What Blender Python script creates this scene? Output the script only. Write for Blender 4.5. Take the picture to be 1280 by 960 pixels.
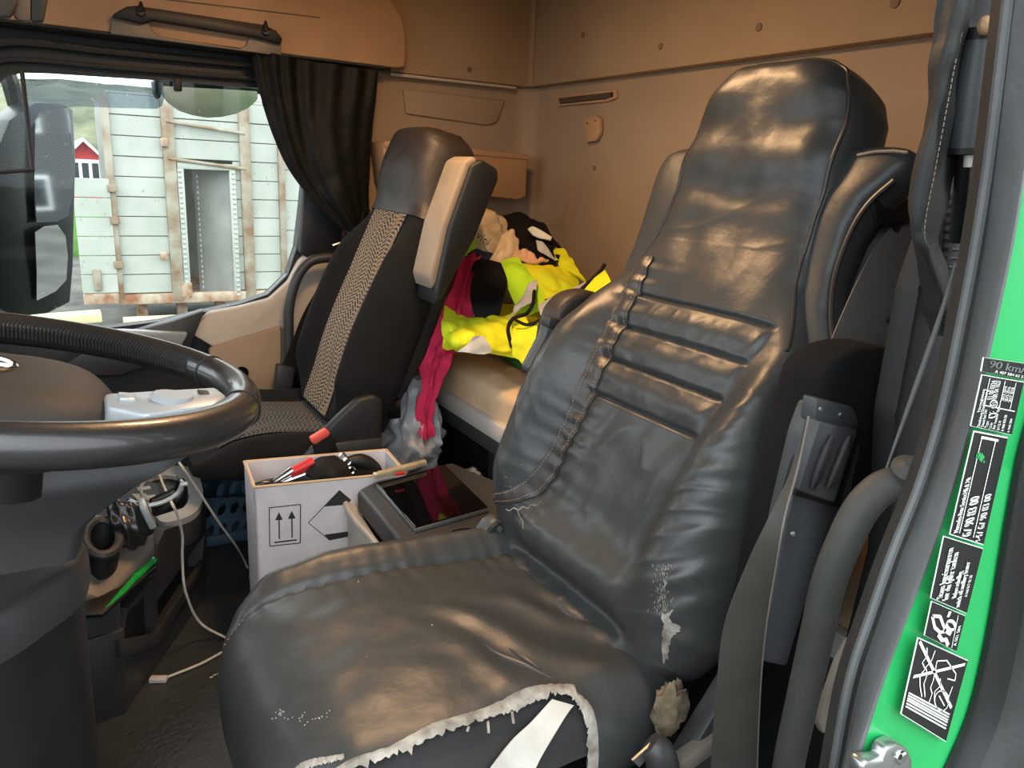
import bpy, bmesh, math, random
import numpy as np
from mathutils import Vector, Matrix, noise
random.seed(7)
for o in list(bpy.data.objects): bpy.data.objects.remove(o)
scene = bpy.context.scene
col = scene.collection

# ---------------------------------------------------------------- camera
ZF = 1.05                      # cab floor is z = 0; the lens is 1.05 m above it
FPX, CX, CY = 970.0, 640.0, 480.0
_L = np.array([-580, -290, FPX]); _L /= np.linalg.norm(_L)          # across the cab
_R = np.array([1737, -180, FPX]); _R -= _L * _R.dot(_L); _R /= np.linalg.norm(_R)   # towards the rear wall
CM = np.array([_R, _L, -np.cross(_L, _R)])
def at(px, py, X=None, Y=None, Z=None):
    """point on the plane X=, Y= or Z= (metres from the lens) seen along this direction"""
    d = CM @ np.array([(px - CX) / FPX, (py - CY) / FPX, 1.0])
    t = X / d[0] if X is not None else Y / d[1] if Y is not None else Z / d[2]
    return d * t
cam = bpy.data.cameras.new('camera'); camo = bpy.data.objects.new('camera', cam); col.objects.link(camo)
cam.lens = FPX / 1280 * 36; cam.sensor_width = 36; cam.clip_start = 0.01; cam.clip_end = 500
r_, u_, b_ = CM @ [1, 0, 0], CM @ [0, -1, 0], CM @ [0, 0, -1]
camo.matrix_world = Matrix(((r_[0], u_[0], b_[0], 0), (r_[1], u_[1], b_[1], 0), (r_[2], u_[2], b_[2], ZF), (0, 0, 0, 1)))
scene.camera = camo

# ---------------------------------------------------------------- sky, exposure
w = bpy.data.worlds.new('overcast'); scene.world = w; w.use_nodes = True
nt = w.node_tree; bg = nt.nodes['Background']
tc = nt.nodes.new('ShaderNodeTexCoord'); mp = nt.nodes.new('ShaderNodeMapping'); mp.inputs['Scale'].default_value = (1, 1, 2.5)
nz = nt.nodes.new('ShaderNodeTexNoise'); nz.inputs['Scale'].default_value = 1.6; nz.inputs['Detail'].default_value = 4
rp = nt.nodes.new('ShaderNodeValToRGB')
rp.color_ramp.elements[0].position = .3; rp.color_ramp.elements[0].color = (.72, .83, .93, 1)
rp.color_ramp.elements[1].position = .7; rp.color_ramp.elements[1].color = (.97, 1, 1, 1)
nt.links.new(tc.outputs['Generated'], mp.inputs[0]); nt.links.new(mp.outputs[0], nz.inputs[0])
nt.links.new(nz.outputs[0], rp.inputs[0]); nt.links.new(rp.outputs[0], bg.inputs[0])
bg.inputs[1].default_value = 2.3
sun = bpy.data.lights.new('sun', 'SUN'); sun.energy = 1.0; sun.angle = math.radians(60); sun.color = (1, .98, .95)
suno = bpy.data.objects.new('sun', sun); col.objects.link(suno); suno.rotation_euler = Vector((0.35, 0.75, -0.75)).to_track_quat('-Z', 'Y').to_euler()
vs = scene.view_settings
vs.view_transform = 'Standard'; vs.look = 'None'; vs.gamma = 1; vs.use_curve_mapping = False
vs.exposure = 0.78

# ---------------------------------------------------------------- materials
def lin(c):
    return tuple(((v / 255) / 12.92 if v / 255 <= .04045 else ((v / 255 + .055) / 1.055) ** 2.4) for v in c)
def mat(name, c, rough=.6, metal=0, var=.12, vscale=8, bump=0, bscale=60, spec=.5, c2=None, bdist=.002, sheen=0, bdetail=3, coat=0):
    m = bpy.data.materials.new(name); m.use_nodes = True
    t = m.node_tree; p = t.nodes['Principled BSDF']; N = t.nodes.new; K = t.links.new
    p.inputs['Roughness'].default_value = rough; p.inputs['Metallic'].default_value = metal
    p.inputs['Specular IOR Level'].default_value = spec
    if sheen: p.inputs['Sheen Weight'].default_value = sheen
    if coat: p.inputs['Coat Weight'].default_value = coat; p.inputs['Coat Roughness'].default_value = .08
    a = np.array(lin(c)); b = np.array(lin(c2)) if c2 else a * (1 - var)
    if not c2: a = a * (1 + var * .6)
    co = N('ShaderNodeTexCoord')
    n = N('ShaderNodeTexNoise'); n.inputs['Scale'].default_value = vscale; n.inputs['Detail'].default_value = 5
    K(co.outputs['Object'], n.inputs['Vector'])
    r = N('ShaderNodeValToRGB'); r.color_ramp.elements[0].position = .35; r.color_ramp.elements[1].position = .65
    r.color_ramp.elements[0].color = (*b, 1); r.color_ramp.elements[1].color = (*np.minimum(a, 1), 1)
    K(n.outputs[0], r.inputs[0]); K(r.outputs[0], p.inputs['Base Color'])
    if bump:
        n2 = N('ShaderNodeTexNoise'); n2.inputs['Scale'].default_value = bscale; n2.inputs['Detail'].default_value = bdetail
        K(co.outputs['Object'], n2.inputs['Vector'])
        bp = N('ShaderNodeBump'); bp.inputs['Strength'].default_value = bump; bp.inputs['Distance'].default_value = bdist
        K(n2.outputs[0], bp.inputs['Height']); K(bp.outputs[0], p.inputs['Normal'])
    return m
M = {}
M['leather'] = mat('leather', (57, 59, 59), .41, var=.15, vscale=5, bump=.35, bscale=60, bdist=.002, spec=.5, bdetail=9)
M['leather_smooth'] = mat('leather_smooth', (58, 55, 53), .40, var=.15, vscale=7, bump=.25, bscale=300, bdist=.001)
M['piping'] = mat('piping', (50, 46, 43), .4)
M['stitch'] = mat('stitch', (150, 132, 112), .8)
M['torn'] = mat('torn_backing', (166, 162, 152), .95, c2=(110, 105, 96), vscale=40, bump=.5, bscale=200)
M['belt_brightened'] = mat('belt_webbing_brightened', (98, 94, 90), .6, var=.12, vscale=12, bump=.5, bscale=700, bdist=.0006)  # same webbing with brightness added in its colour, offsetting shade at the shoulder
M['foam'] = mat('foam', (120, 106, 84), .95, c2=(62, 54, 44), vscale=35, bump=.8, bscale=90)
M['velvet'] = mat('velvet', (28, 29, 30), .85, var=.35, vscale=18, bump=.5, bscale=160, sheen=.25)
M['strap_pale'] = mat('strap_pale', (186, 182, 172), .8, var=.1, vscale=30, bump=.3, bscale=400)
M['plastic'] = mat('black_plastic', (48, 49, 50), .48, var=.2, vscale=9, bump=.2, bscale=500, bdist=.0006)
M['plastic_dark'] = mat('dark_plastic', (21, 22, 23), .55, var=.2, bump=.2, bscale=400, bdist=.0006)
M['plastic_gloss'] = mat('gloss_plastic', (18, 18, 19), .18, var=.1)
M['grey_plastic'] = mat('grey_plastic', (66, 69, 71), .45, var=.15, bump=.2, bscale=400, bdist=.0006)
M['tube_grey'] = mat('tube_grey', (68, 69, 67), .6, var=.15, vscale=20, bump=.5, bscale=350, bdist=.001)
M['wheel_leather'] = mat('wheel_leather', (34, 33, 33), .36, var=.2, vscale=14, bump=.25, bscale=220, bdist=.0008, spec=.6, coat=.35)
M['hub'] = mat('hub_plastic', (44, 42, 41), .65, var=.15, bump=.2, bscale=400, bdist=.0006)
M['silver'] = mat('silver_plastic', (160, 166, 170), .36, metal=.25, var=.06)
M['chrome'] = mat('chrome', (220, 220, 220), .15, metal=1, var=.05)
M['brass'] = mat('worn_brass', (190, 176, 146), .35, metal=.3, var=.25, vscale=30)
M['belt'] = mat('belt_webbing', (60, 58, 52), .7, var=.2, vscale=12, bump=.5, bscale=700, bdist=.0006)
M['beige_fabric'] = mat('beige_fabric', (152, 131, 108), .9, var=.12, vscale=3, bump=.35, bscale=600, bdist=.0008)
M['beige_fabric2'] = mat('beige_headliner', (158, 134, 106), .9, var=.1, vscale=3, bump=.3, bscale=600, bdist=.0008)
M['beige_plastic'] = mat('beige_plastic', (178, 166, 150), .55, var=.08, bump=.15, bscale=400, bdist=.0006)
M['tan_plastic'] = mat('tan_plastic', (170, 134, 100), .55, var=.1)
M['button_tan'] = mat('button_tan', (112, 94, 76), .7)
M['black_cloth'] = mat('black_cloth', (14, 13, 13), .65, var=.3, vscale=12, bump=.3, bscale=300, spec=.25)
M['black_fabric'] = mat('black_seat_fabric', (19, 19, 20), .95, var=.2, vscale=20, bump=.5, bscale=900, bdist=.0008, spec=.25)
M['pad_tan'] = mat('pad_tan', (146, 130, 110), .6, var=.1, vscale=20)
M['brown_black'] = mat('headrest_vinyl', (46, 40, 35), .5, var=.25, vscale=30, bump=.4, bscale=220)
M['floor'] = mat('rubber_floor', (50, 54, 57), .45, var=.3, vscale=5, bump=1, bscale=90, bdist=.003)
M['mattress'] = mat('mattress', (222, 194, 156), .9, var=.12, vscale=10, bump=.5, bscale=500)
M['white_trim'] = mat('white_trim', (200, 196, 190), .45, var=.06)
M['card_white'] = mat('card_white', (214, 208, 210), .8, var=.05, vscale=30)
M['card_edge'] = mat('card_edge', (196, 170, 138), .9)
M['ink'] = mat('ink', (44, 44, 46), .8)
M['white_print'] = mat('white_print', (232, 236, 230), .7, var=.03)
M['glass_black'] = mat('screen_glass', (8, 8, 10), .04, var=.05, spec=.6)
M['tablet_rim'] = mat('tablet_rim', (150, 152, 154), .3, metal=.7)
M['hivis'] = mat('hivis_yellow', (232, 228, 22), .8, var=.12, vscale=12, bump=.35, bscale=300, c2=(206, 224, 28))
M['hivis2'] = mat('hivis_lime', (176, 226, 30), .8, var=.08, vscale=12, bump=.3, bscale=300)
M['reflect'] = mat('reflective_grey', (186, 188, 186), .5, var=.1, vscale=30)
M['pink'] = mat('pink_cloth', (226, 52, 92), .85, c2=(200, 34, 84), vscale=8, bump=.4, bscale=300)
M['bag_cream'] = mat('bag_cream', (206, 186, 154), .45, var=.12, vscale=14, bump=.5, bscale=60, bdist=.004)
M['bag_grey'] = mat('bag_grey', (160, 162, 166), .35, var=.2, vscale=12, bump=.5, bscale=40, bdist=.004)
M['navy'] = mat('navy_cloth', (24, 26, 52), .85, var=.3)
M['peach'] = mat('peach_paper', (216, 172, 136), .8, var=.15, vscale=20)
M['green_cloth'] = mat('green_cloth', (30, 118, 44), .8, var=.2)
M['green_pen'] = mat('green_plastic', (22, 166, 66), .35, var=.1)
M['red'] = mat('red_plastic', (206, 36, 40), .45, var=.12)
M['red_film'] = mat('red_film', (216, 48, 60), .4, var=.15)
M['buckle_red'] = mat('buckle_red', (224, 92, 80), .45, var=.1)
M['crate_blue'] = mat('crate_blue', (62, 90, 110), .5, var=.1)
M['cable'] = mat('cable_white', (206, 200, 186), .5, var=.05)
M['tray_grey'] = mat('tray_grey', (164, 160, 152), .5, var=.08)
M['console_grey'] = mat('console_grey', (150, 150, 146), .45, var=.1, vscale=16)
M['taupe'] = mat('taupe_plastic', (112, 104, 96), .5, var=.15, vscale=16)
M['rubber'] = mat('rubber_seal', (44, 45, 45), .6, var=.2, vscale=30, bump=.3, bscale=120)
M['seal_grey'] = mat('seal_grey', (84, 87, 88), .5, var=.1, vscale=30, bump=.2, bscale=200)
M['green'] = mat('green_paint', (30, 150, 80), .3, var=.05, vscale=6, coat=.6)
M['sticker'] = mat('sticker_black', (20, 22, 22), .35, var=.05)
M['steel'] = mat('steel', (176, 180, 178), .3, metal=.9, var=.1)
M['cont_white'] = mat('container_white', (166, 171, 162), .55, var=.08, vscale=2.2, c2=(152, 159, 148))
M['cont_frame'] = mat('container_frame', (150, 146, 130), .7, c2=(120, 96, 72), vscale=4)
M['rust'] = mat('rust', (134, 92, 62), .9, c2=(170, 158, 138), vscale=6)
M['cont_dark'] = mat('container_inner', (150, 152, 146), .5, var=.2, vscale=2, metal=.2)
M['red_house'] = mat('red_house', (176, 44, 48), .8, var=.1)
M['white_paint'] = mat('white_paint', (232, 234, 232), .6, var=.04)
M['dark_window'] = mat('dark_window', (40, 46, 52), .15)
M['gravel'] = mat('gravel', (96, 94, 86), .95, c2=(58, 58, 54), vscale=1.2, bump=.6, bscale=8, bdist=.05)
M['grass'] = mat('grass', (84, 124, 52), .95, c2=(58, 96, 38), vscale=1.5, bump=.5, bscale=10, bdist=.05)
M['leaf'] = mat('leaf', (92, 110, 66), .9, c2=(60, 78, 44), vscale=3)
M['hill'] = mat('wooded_hill', (118, 122, 96), .95, c2=(66, 74, 56), vscale=.5, bump=.8, bscale=1.5, bdist=.4)
M['black_bar'] = mat('black_bar', (15, 15, 15), .5)
M['bark'] = mat('bark', (70, 58, 48), .95)
M['timber'] = mat('timber', (196, 184, 140), .8, var=.15, vscale=3)
M['mirror'] = mat('mirror_glass', (210, 214, 214), .04, metal=1, var=.02)
M['mirror_dust_reflection'] = mat('mirror_dust_reflection', (176, 176, 156), .5, metal=0, var=.1, vscale=30)  # beige holds the dust and a painted-in reflection of the gravel
M['mirror_shell'] = mat('mirror_shell', (22, 30, 28), .35, var=.1)
M['strut'] = mat('strut_grey', (70, 74, 76), .45, var=.1)
M['curtain_grey'] = mat('curtain_grey', (44, 46, 46), .6, var=.2, vscale=14, bump=.3, bscale=260)

def wave_mat(name, c_bg, c_line, n, th=.34):
    """fabric woven with two families of wavy lines, in metres of its UV map"""
    m = bpy.data.materials.new(name); m.use_nodes = True; t = m.node_tree; N = t.nodes.new; K = t.links.new
    p = t.nodes['Principled BSDF']; p.inputs['Roughness'].default_value = .9
    uv = N('ShaderNodeUVMap'); sp = N('ShaderNodeSeparateXYZ'); K(uv.outputs[0], sp.inputs[0])
    def mth(op, *a):
        q = N('ShaderNodeMath'); q.operation = op
        for i, v in enumerate(a):
            if isinstance(v, (int, float)): q.inputs[i].default_value = v
            else: K(v, q.inputs[i])
        return q.outputs[0]
    U, Vv = sp.outputs[0], sp.outputs[1]; masks = []
    for sg, k, ph in ((1, 75, 0), (-1, 62, 1.3)):
        slow = mth('MULTIPLY', mth('SINE', mth('MULTIPLY', Vv, 23.0)), 1.6)
        sn = mth('SINE', mth('ADD', mth('MULTIPLY', U, k), mth('ADD', slow, ph)))
        f = mth('FRACT', mth('ADD', mth('MULTIPLY', Vv, n), mth('MULTIPLY', sn, .85 * sg)))
        masks.append(mth('LESS_THAN', mth('ABSOLUTE', mth('SUBTRACT', f, .5)), th / 2))
    mk = mth('MAXIMUM', *masks)
    cm = N('ShaderNodeMix'); cm.data_type = 'RGBA'; K(mk, cm.inputs[0])
    cm.inputs['A'].default_value = (*lin(c_bg), 1); cm.inputs['B'].default_value = (*lin(c_line), 1)
    K(cm.outputs['Result'], p.inputs['Base Color']); return m
M['wave'] = wave_mat('wave_fabric', (40, 35, 31), (138, 121, 100), 88)

def glassy(name, tint, refl, rough=0.02):
    m = bpy.data.materials.new(name); m.use_nodes = True; t = m.node_tree; t.nodes.clear(); N = t.nodes.new; K = t.links.new
    o = N('ShaderNodeOutputMaterial'); mx = N('ShaderNodeMixShader'); tr = N('ShaderNodeBsdfTransparent'); gl = N('ShaderNodeBsdfGlossy')
    tr.inputs[0].default_value = (*tint, 1); gl.inputs['Roughness'].default_value = rough
    fr = N('ShaderNodeFresnel'); fr.inputs[0].default_value = refl
    K(fr.outputs[0], mx.inputs[0]); K(tr.outputs[0], mx.inputs[1]); K(gl.outputs[0], mx.inputs[2]); K(mx.outputs[0], o.inputs[0]); return m
M['glass'] = glassy('window_glass', (.97, .99, .98), 1.2)
M['smoke'] = glassy('smoked_acrylic', (.56, .60, .66), 1.35, .05)
M['drop'] = glassy('water_drop', (.97, .99, .99), 1.6)

# ---------------------------------------------------------------- mesh helpers
class MB:
    def __init__(s): s.v = []; s.f = []; s.uv = None
    def add(s, v, f):
        k = len(s.v); s.v += [tuple(map(float, p)) for p in v]; s.f += [tuple(i + k for i in q) for q in f]; return s
    def grid(s, g, closed_u=False):
        g = np.asarray(g); nv, nu = g.shape[:2]; f = []
        for j in range(nv - 1):
            for i in range(nu if closed_u else nu - 1):
                a = j * nu + i; b = j * nu + (i + 1) % nu; f.append((a, b, b + nu, a + nu))
        return s.add(g.reshape(-1, 3), f)
    def loft(s, secs, caps=True):
        secs = np.asarray(secs); ns, n = secs.shape[:2]; k = len(s.v); s.grid(secs, True)
        if caps: s.f.append(tuple(k + i for i in range(n))[::-1]); s.f.append(tuple(k + (ns - 1) * n + i for i in range(n)))
        return s
    def tube(s, pts, r, n=10, closed=False):
        pts = [np.array(p, float) for p in pts]; m = len(pts); rs = r if hasattr(r, '__len__') else [r] * m
        up = np.array([0, 0, 1.]); secs = []; prev = None
        for i in range(m):
            a = pts[(i - 1) % m] if closed or i > 0 else pts[0]; b = pts[(i + 1) % m] if closed or i < m - 1 else pts[-1]
            t = b - a; t /= np.linalg.norm(t) + 1e-12
            if prev is None: x = np.cross(t, up); x = x if np.linalg.norm(x) > .05 else np.cross(t, [1, 0, 0])
            else: x = prev - t * prev.dot(t)
            x /= np.linalg.norm(x); prev = x; y = np.cross(t, x)
            secs.append([pts[i] + rs[i] * (math.cos(q) * x + math.sin(q) * y) for q in np.linspace(0, 2 * math.pi, n, endpoint=False)])
        if closed:
            secs.append(secs[0]); return s.loft(secs, False)
        return s.loft(secs)
    def ribbon(s, a, b, th=.002):
        """strip between two polylines, given thickness"""
        a = np.array(a, float); b = np.array(b, float)
        d = np.gradient(a, axis=0); nrm = np.cross(d, b - a); nrm /= np.linalg.norm(nrm, axis=1)[:, None] + 1e-12; o = nrm * th / 2
        return s.loft(np.stack([a + o, b + o, b - o, a - o], 1))
    def bm(s, b):
        b.verts.index_update(); v = [x.co[:] for x in b.verts]; f = [[x.index for x in q.verts] for q in b.faces]; b.free(); return s.add(v, f)
    def box(s, c, size, R=None, bev=.004, seg=2):
        b = bmesh.new(); bmesh.ops.create_cube(b, size=1)
        for v in b.verts: v.co = Vector((v.co.x * size[0], v.co.y * size[1], v.co.z * size[2]))
        if bev: bmesh.ops.bevel(b, geom=b.edges[:], offset=min(bev, min(size) * .49), segments=seg, affect='EDGES', profile=.5)
        R = np.eye(3) if R is None else np.asarray(R)
        for v in b.verts: v.co = Vector(R @ np.array(v.co) + np.array(c))
        return s.bm(b)
    def prism(s, poly, vec, bev=0, seg=2):
        b = bmesh.new(); vs_ = [b.verts.new(tuple(p)) for p in poly]; fc = b.faces.new(vs_)
        r = bmesh.ops.extrude_face_region(b, geom=[fc]); nv = [e for e in r['geom'] if isinstance(e, bmesh.types.BMVert)]
        bmesh.ops.translate(b, verts=nv, vec=Vector(tuple(vec)))
        bmesh.ops.recalc_face_normals(b, faces=b.faces[:])
        if bev: bmesh.ops.bevel(b, geom=b.edges[:], offset=bev, segments=seg, affect='EDGES', profile=.5, clamp_overlap=True)
        return s.bm(b)
    def plate(s, outer, holes, vec):
        """polygon with holes, extruded by vec"""
        b = bmesh.new(); es = []
        for loop in [outer] + list(holes):
            vv = [b.verts.new(tuple(p)) for p in loop]
            for i in range(len(vv)): es.append(b.edges.new((vv[i], vv[(i + 1) % len(vv)])))
        bmesh.ops.triangle_fill(b, use_beauty=True, use_dissolve=False, edges=es)
        r = bmesh.ops.extrude_face_region(b, geom=b.faces[:]); nv = [e for e in r['geom'] if isinstance(e, bmesh.types.BMVert)]
        bmesh.ops.translate(b, verts=nv, vec=Vector(tuple(vec))); bmesh.ops.recalc_face_normals(b, faces=b.faces[:])
        return s.bm(b)
    def ball(s, c, r, n=10, R=None):
        b = bmesh.new(); bmesh.ops.create_uvsphere(b, u_segments=n, v_segments=max(6, n // 2 + 2), radius=1)
        r = np.array(r if hasattr(r, '__len__') else [r] * 3); R = np.eye(3) if R is None else np.asarray(R)
        for v in b.verts: v.co = Vector(R @ (np.array(v.co) * r) + np.array(c))
        return s.bm(b)
    def disc(s, c, nrm, r, h, n=20, bev=0):
        nrm = np.array(nrm, float); nrm /= np.linalg.norm(nrm)
        x = np.cross(nrm, [0, 0, 1.]); x = x if np.linalg.norm(x) > .1 else np.cross(nrm, [1., 0, 0]); x /= np.linalg.norm(x); y = np.cross(nrm, x); c = np.array(c, float)
        ring = lambda rr, hh: [c + nrm * hh + rr * (math.cos(a) * x + math.sin(a) * y) for a in np.linspace(0, 2 * math.pi, n, endpoint=False)]
        return s.loft([ring(r, 0), ring(r, h - bev), ring(r - bev, h)])
BASE = {}
def tagit(o, label=None, cat=None, group=None, kind=None):
    if label: o['label'] = label
    if cat: o['category'] = cat
    if group: o['group'] = group
    if kind: o['kind'] = kind
    return o
def thing(name, base, label, cat, group=None, kind=None):
    o = bpy.data.objects.new(name, None); col.objects.link(o); o.empty_display_size = .05
    base = np.array(base, float); o.location = tuple(base + [0, 0, ZF]); BASE[o.name] = base
    return tagit(o, label, cat, group, kind)
def obj(name, mb, m, parent=None, smooth=True, label=None, cat=None, group=None, kind=None, angle=40, uv=None):
    v = np.array(mb.v, float)
    if parent is None: base = np.array([(v[:, 0].min() + v[:, 0].max()) / 2, (v[:, 1].min() + v[:, 1].max()) / 2, v[:, 2].min()])
    else: base = BASE[parent.name]
    me = bpy.data.meshes.new(name); me.from_pydata([tuple(p) for p in v - base], [], mb.f); me.validate()
    b = bmesh.new(); b.from_mesh(me); bmesh.ops.recalc_face_normals(b, faces=b.faces[:])
    if smooth:
        lim = math.radians(angle)
        for f in b.faces: f.smooth = True
        for e in b.edges:
            if len(e.link_faces) == 2 and e.calc_face_angle(0) > lim: e.smooth = False
    b.to_mesh(me); b.free()
    if uv is not None:
        l = me.uv_layers.new(name='UVMap')
        for lp in me.loops: l.data[lp.index].uv = uv[lp.vertex_index]
    me.materials.append(M[m] if isinstance(m, str) else m)
    o = bpy.data.objects.new(name, me); col.objects.link(o); BASE[o.name] = base
    if parent is None: o.location = tuple(base + [0, 0, ZF])
    else: o.parent = parent
    return tagit(o, label, cat, group, kind)
def bend(pts, n=8):
    """Catmull-Rom through points"""
    p = np.array(pts, float); q = np.vstack([2 * p[0] - p[1], p, 2 * p[-1] - p[-2]]); out = []
    for i in range(len(p) - 1):
        a, b, c, d = q[i:i + 4]
        for t in np.linspace(0, 1, n, endpoint=False):
            out.append(.5 * (2 * b + (c - a) * t + (2 * a - 5 * b + 4 * c - d) * t * t + (3 * b - a - 3 * c + d) * t ** 3))
    out.append(p[-1]); return np.array(out)
def drape(net, n=10, amp=.004, freq=18, seed=0, folds=None, th=.002, ragged=0, thick=True):
    """cloth through a small net of points; crumple by noise along the normal"""
    net = np.array(net, float); rows = [bend(r, n) for r in net]; rows = np.array(rows)
    g = np.array([bend(rows[:, i], n) for i in range(rows.shape[1])]).transpose(1, 0, 2)
    du = np.gradient(g, axis=1); dv = np.gradient(g, axis=0); nr = np.cross(du, dv); nr /= np.linalg.norm(nr, axis=2)[:, :, None] + 1e-9
    H = np.zeros(g.shape[:2])
    for j in range(g.shape[0]):
        for i in range(g.shape[1]):
            p = Vector(g[j, i] * freq + seed * 7.3)
            H[j, i] = noise.noise(p) + (1 - 2.4 * abs(noise.noise(p * 1.3 + Vector((3, 9, 4))))) * .9 + .45 * noise.noise(p * 2.7)
            if folds: H[j, i] += folds(i / (g.shape[1] - 1), j / (g.shape[0] - 1))
    g = g + nr * (amp * H)[:, :, None]
    mb = MB()
    if not thick: return mb.grid(g)
    a, b = g + nr * th / 2, g - nr * th / 2
    nv, nu = g.shape[:2]; mb.grid(a); k = nu * nv; mb.grid(b)
    e = [(0 * nu + i) for i in range(nu)] + [j * nu + nu - 1 for j in range(1, nv)] + [(nv - 1) * nu + i for i in range(nu - 2, -1, -1)] + [j * nu for j in range(nv - 2, 0, -1)]
    for i in range(len(e)): x, y = e[i], e[(i + 1) % len(e)]; mb.f.append((x, y, y + k, x + k))
    return mb
def text_mb(s, size, org, ax, ay, depth=.0004, mirror=False, squeeze=1):
    cu = bpy.data.curves.new('t', 'FONT'); cu.body = s; cu.size = size; cu.extrude = 0; cu.resolution_u = 3
    o = bpy.data.objects.new('t', cu); col.objects.link(o); bpy.context.view_layer.update()
    me = o.to_mesh(); ax, ay, org = map(lambda q: np.array(q, float), (ax, ay, org)); mb = MB()
    nz_ = np.cross(ax, ay)
    mb.add([org + ax * v.co.x * squeeze + ay * v.co.y + nz_ * depth for v in me.vertices], [tuple(p.vertices) for p in me.polygons])
    o.to_mesh_clear(); bpy.data.objects.remove(o); bpy.data.curves.remove(cu); return mb
def sm(x, a, b):
    t = np.clip((x - a) / (b - a), 0, 1); return t * t * (3 - 2 * t)
def gauss(x, m, s_): return np.exp(-((x - m) / s_) ** 2)
# ================================================================ the cab shell
YS, XR, ZS, ZT, XF = 2.45, 1.47, .287, .66, -.95
def pl(pts, **k): return [at(*p, **k) for p in pts]
def struct(name, mb, m, parent=None, label=None, **k):
    return obj(name, mb, m, parent, label=label, kind='structure' if parent is None else None, cat=None, **k)
struct('floor', MB().box(((XF + XR) / 2, 1.42, -1.07), (XR - XF, 2.1, .04), bev=0), 'floor', label='black textured rubber cab floor mat')
struct('ceiling', MB().box(((XF + XR) / 2, 1.38, ZT + .02), (XR - XF + .1, 2.3, .04), bev=0), 'beige_fabric2', label='beige fabric headliner above the cab')
# rear wall: lower panel, overhanging upper panel with round caps
wr = struct('wall_rear', MB().box((XR + .02, 1.38, (ZS - 1.05) / 2), (.04, 2.3, ZS + 1.05), bev=0), 'beige_fabric', label='beige fabric rear wall of the sleeper cab')
XU = XR - .03
obj('upper_panel', MB().box((XU + .025, 1.38, (ZS + ZT) / 2), (.05, 2.14, ZT - ZS), bev=.008), 'beige_fabric2', wr)
for px, py, r in ((729, 44, .0085), (826, 58, .0085), (949, 34, .0095), (1119, 3, .011)):
    obj('cap', MB().disc(at(px, py, X=XU), (-1, 0, 0), r, .003, 20, .001), 'button_tan', wr)
obj('cap', MB().disc(at(743, 210, X=XR), (-1, 0, 0), .0085, .003, 20, .001), 'button_tan', wr)
# passenger side wall behind the door
XD = .735
ws = struct('wall_right', MB().box(((XD + XR) / 2, YS + .02, (ZS - 1.05) / 2), (XR - XD, .04, ZS + 1.05), bev=0), 'beige_fabric', label='beige fabric side wall behind the passenger door')
YU = YS - .03
obj('upper_panel', MB().box(((XD + XR) / 2 , YU + .025, (ZS + ZT) / 2), (XR - XD, .05, ZT - ZS), bev=.008), 'beige_fabric2', ws)
obj('cap', MB().disc(at(587, 87, Y=YU), (0, -1, 0), .0095, .003, 20, .001), 'button_tan', ws)
obj('ledge_strip', MB().box(((.93 + 1.40) / 2, YU + .008, ZS - .006), (.45, .02, .009), bev=.002), 'beige_plastic', ws)
# recessed band moulded in under the ledge
obj('moulding', MB().prism([(.99, YS, .243), (1.36, YS, .240), (1.33, YS, .165), (1.29, YS, .155), (1.0, YS, .170)], (0, -.012, 0), .005), 'beige_fabric', ws)
# rounded inside corner between the walls
rr = .06; arc = [(XR - rr + rr * math.sin(a), YS - rr + rr * math.cos(a)) for a in np.linspace(0, math.pi / 2, 9)]
sec = [[(x, y, z) for x, y in arc] + [(XR + .01, YS + .01, z)] for z in (-1.05, ZS)]
obj('corner_cove', MB().loft(sec), 'beige_fabric', ws)
# seam strip in the upper corner
obj('corner_seam', MB().box((XR - .035, YU - .012, (ZS + ZT) / 2), (.012, .03, ZT - ZS), bev=.004), 'beige_fabric2', ws)
# front-side roof locker over the passenger door
lk = thing('overhead_locker', (.4, 2.2, .25), 'tan rounded overhead locker moulding above the passenger window', 'locker')
YL = 2.36
pts = [(-.7, .306)] + [(.90, .294)] + [(.965 - .02 * (1 - math.sin(a)), .315 - .02 * math.cos(a)) for a in np.linspace(0, math.pi / 2, 5)] + [(.966, .385), (.95, .44), (.905, .49), (.84, .515), (.80, ZT), (-.7, ZT)]
obj('body', MB().prism([(x, YL, z) for x, z in pts], (0, YS - YL - .001, 0), .012, 3), 'tan_plastic', lk)
obj('lower_lip', MB().tube([(-.7, YL + .002, .303), (.90, YL + .002, .291)], .004, 8), 'rubber', lk)
obj('seam', MB().tube(bend(pl([(60, -18), (300, 10), (400, 22)], Y=YL - .001), 6), .0018, 6), 'button_tan', lk)
# header wall and front edge that close the roof; the wide windscreen stays open glass
struct('wall_front', MB().box((XF, 1.38, .60), (.04, 2.2, .14), bev=.01), 'beige_fabric2', label='beige header trim over the windscreen')
# driver side wall behind the door
wl = struct('wall_left', MB().box((1.19, .44, (ZT - 1.05) / 2), (.56, .04, ZT + 1.05), bev=.01), 'plastic_dark', label='dark trim wall behind the driver door opening')
obj('header', MB().box((-.02, .42, .53), (1.86, .05, .28), bev=.02), 'plastic_dark', wl)

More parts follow.
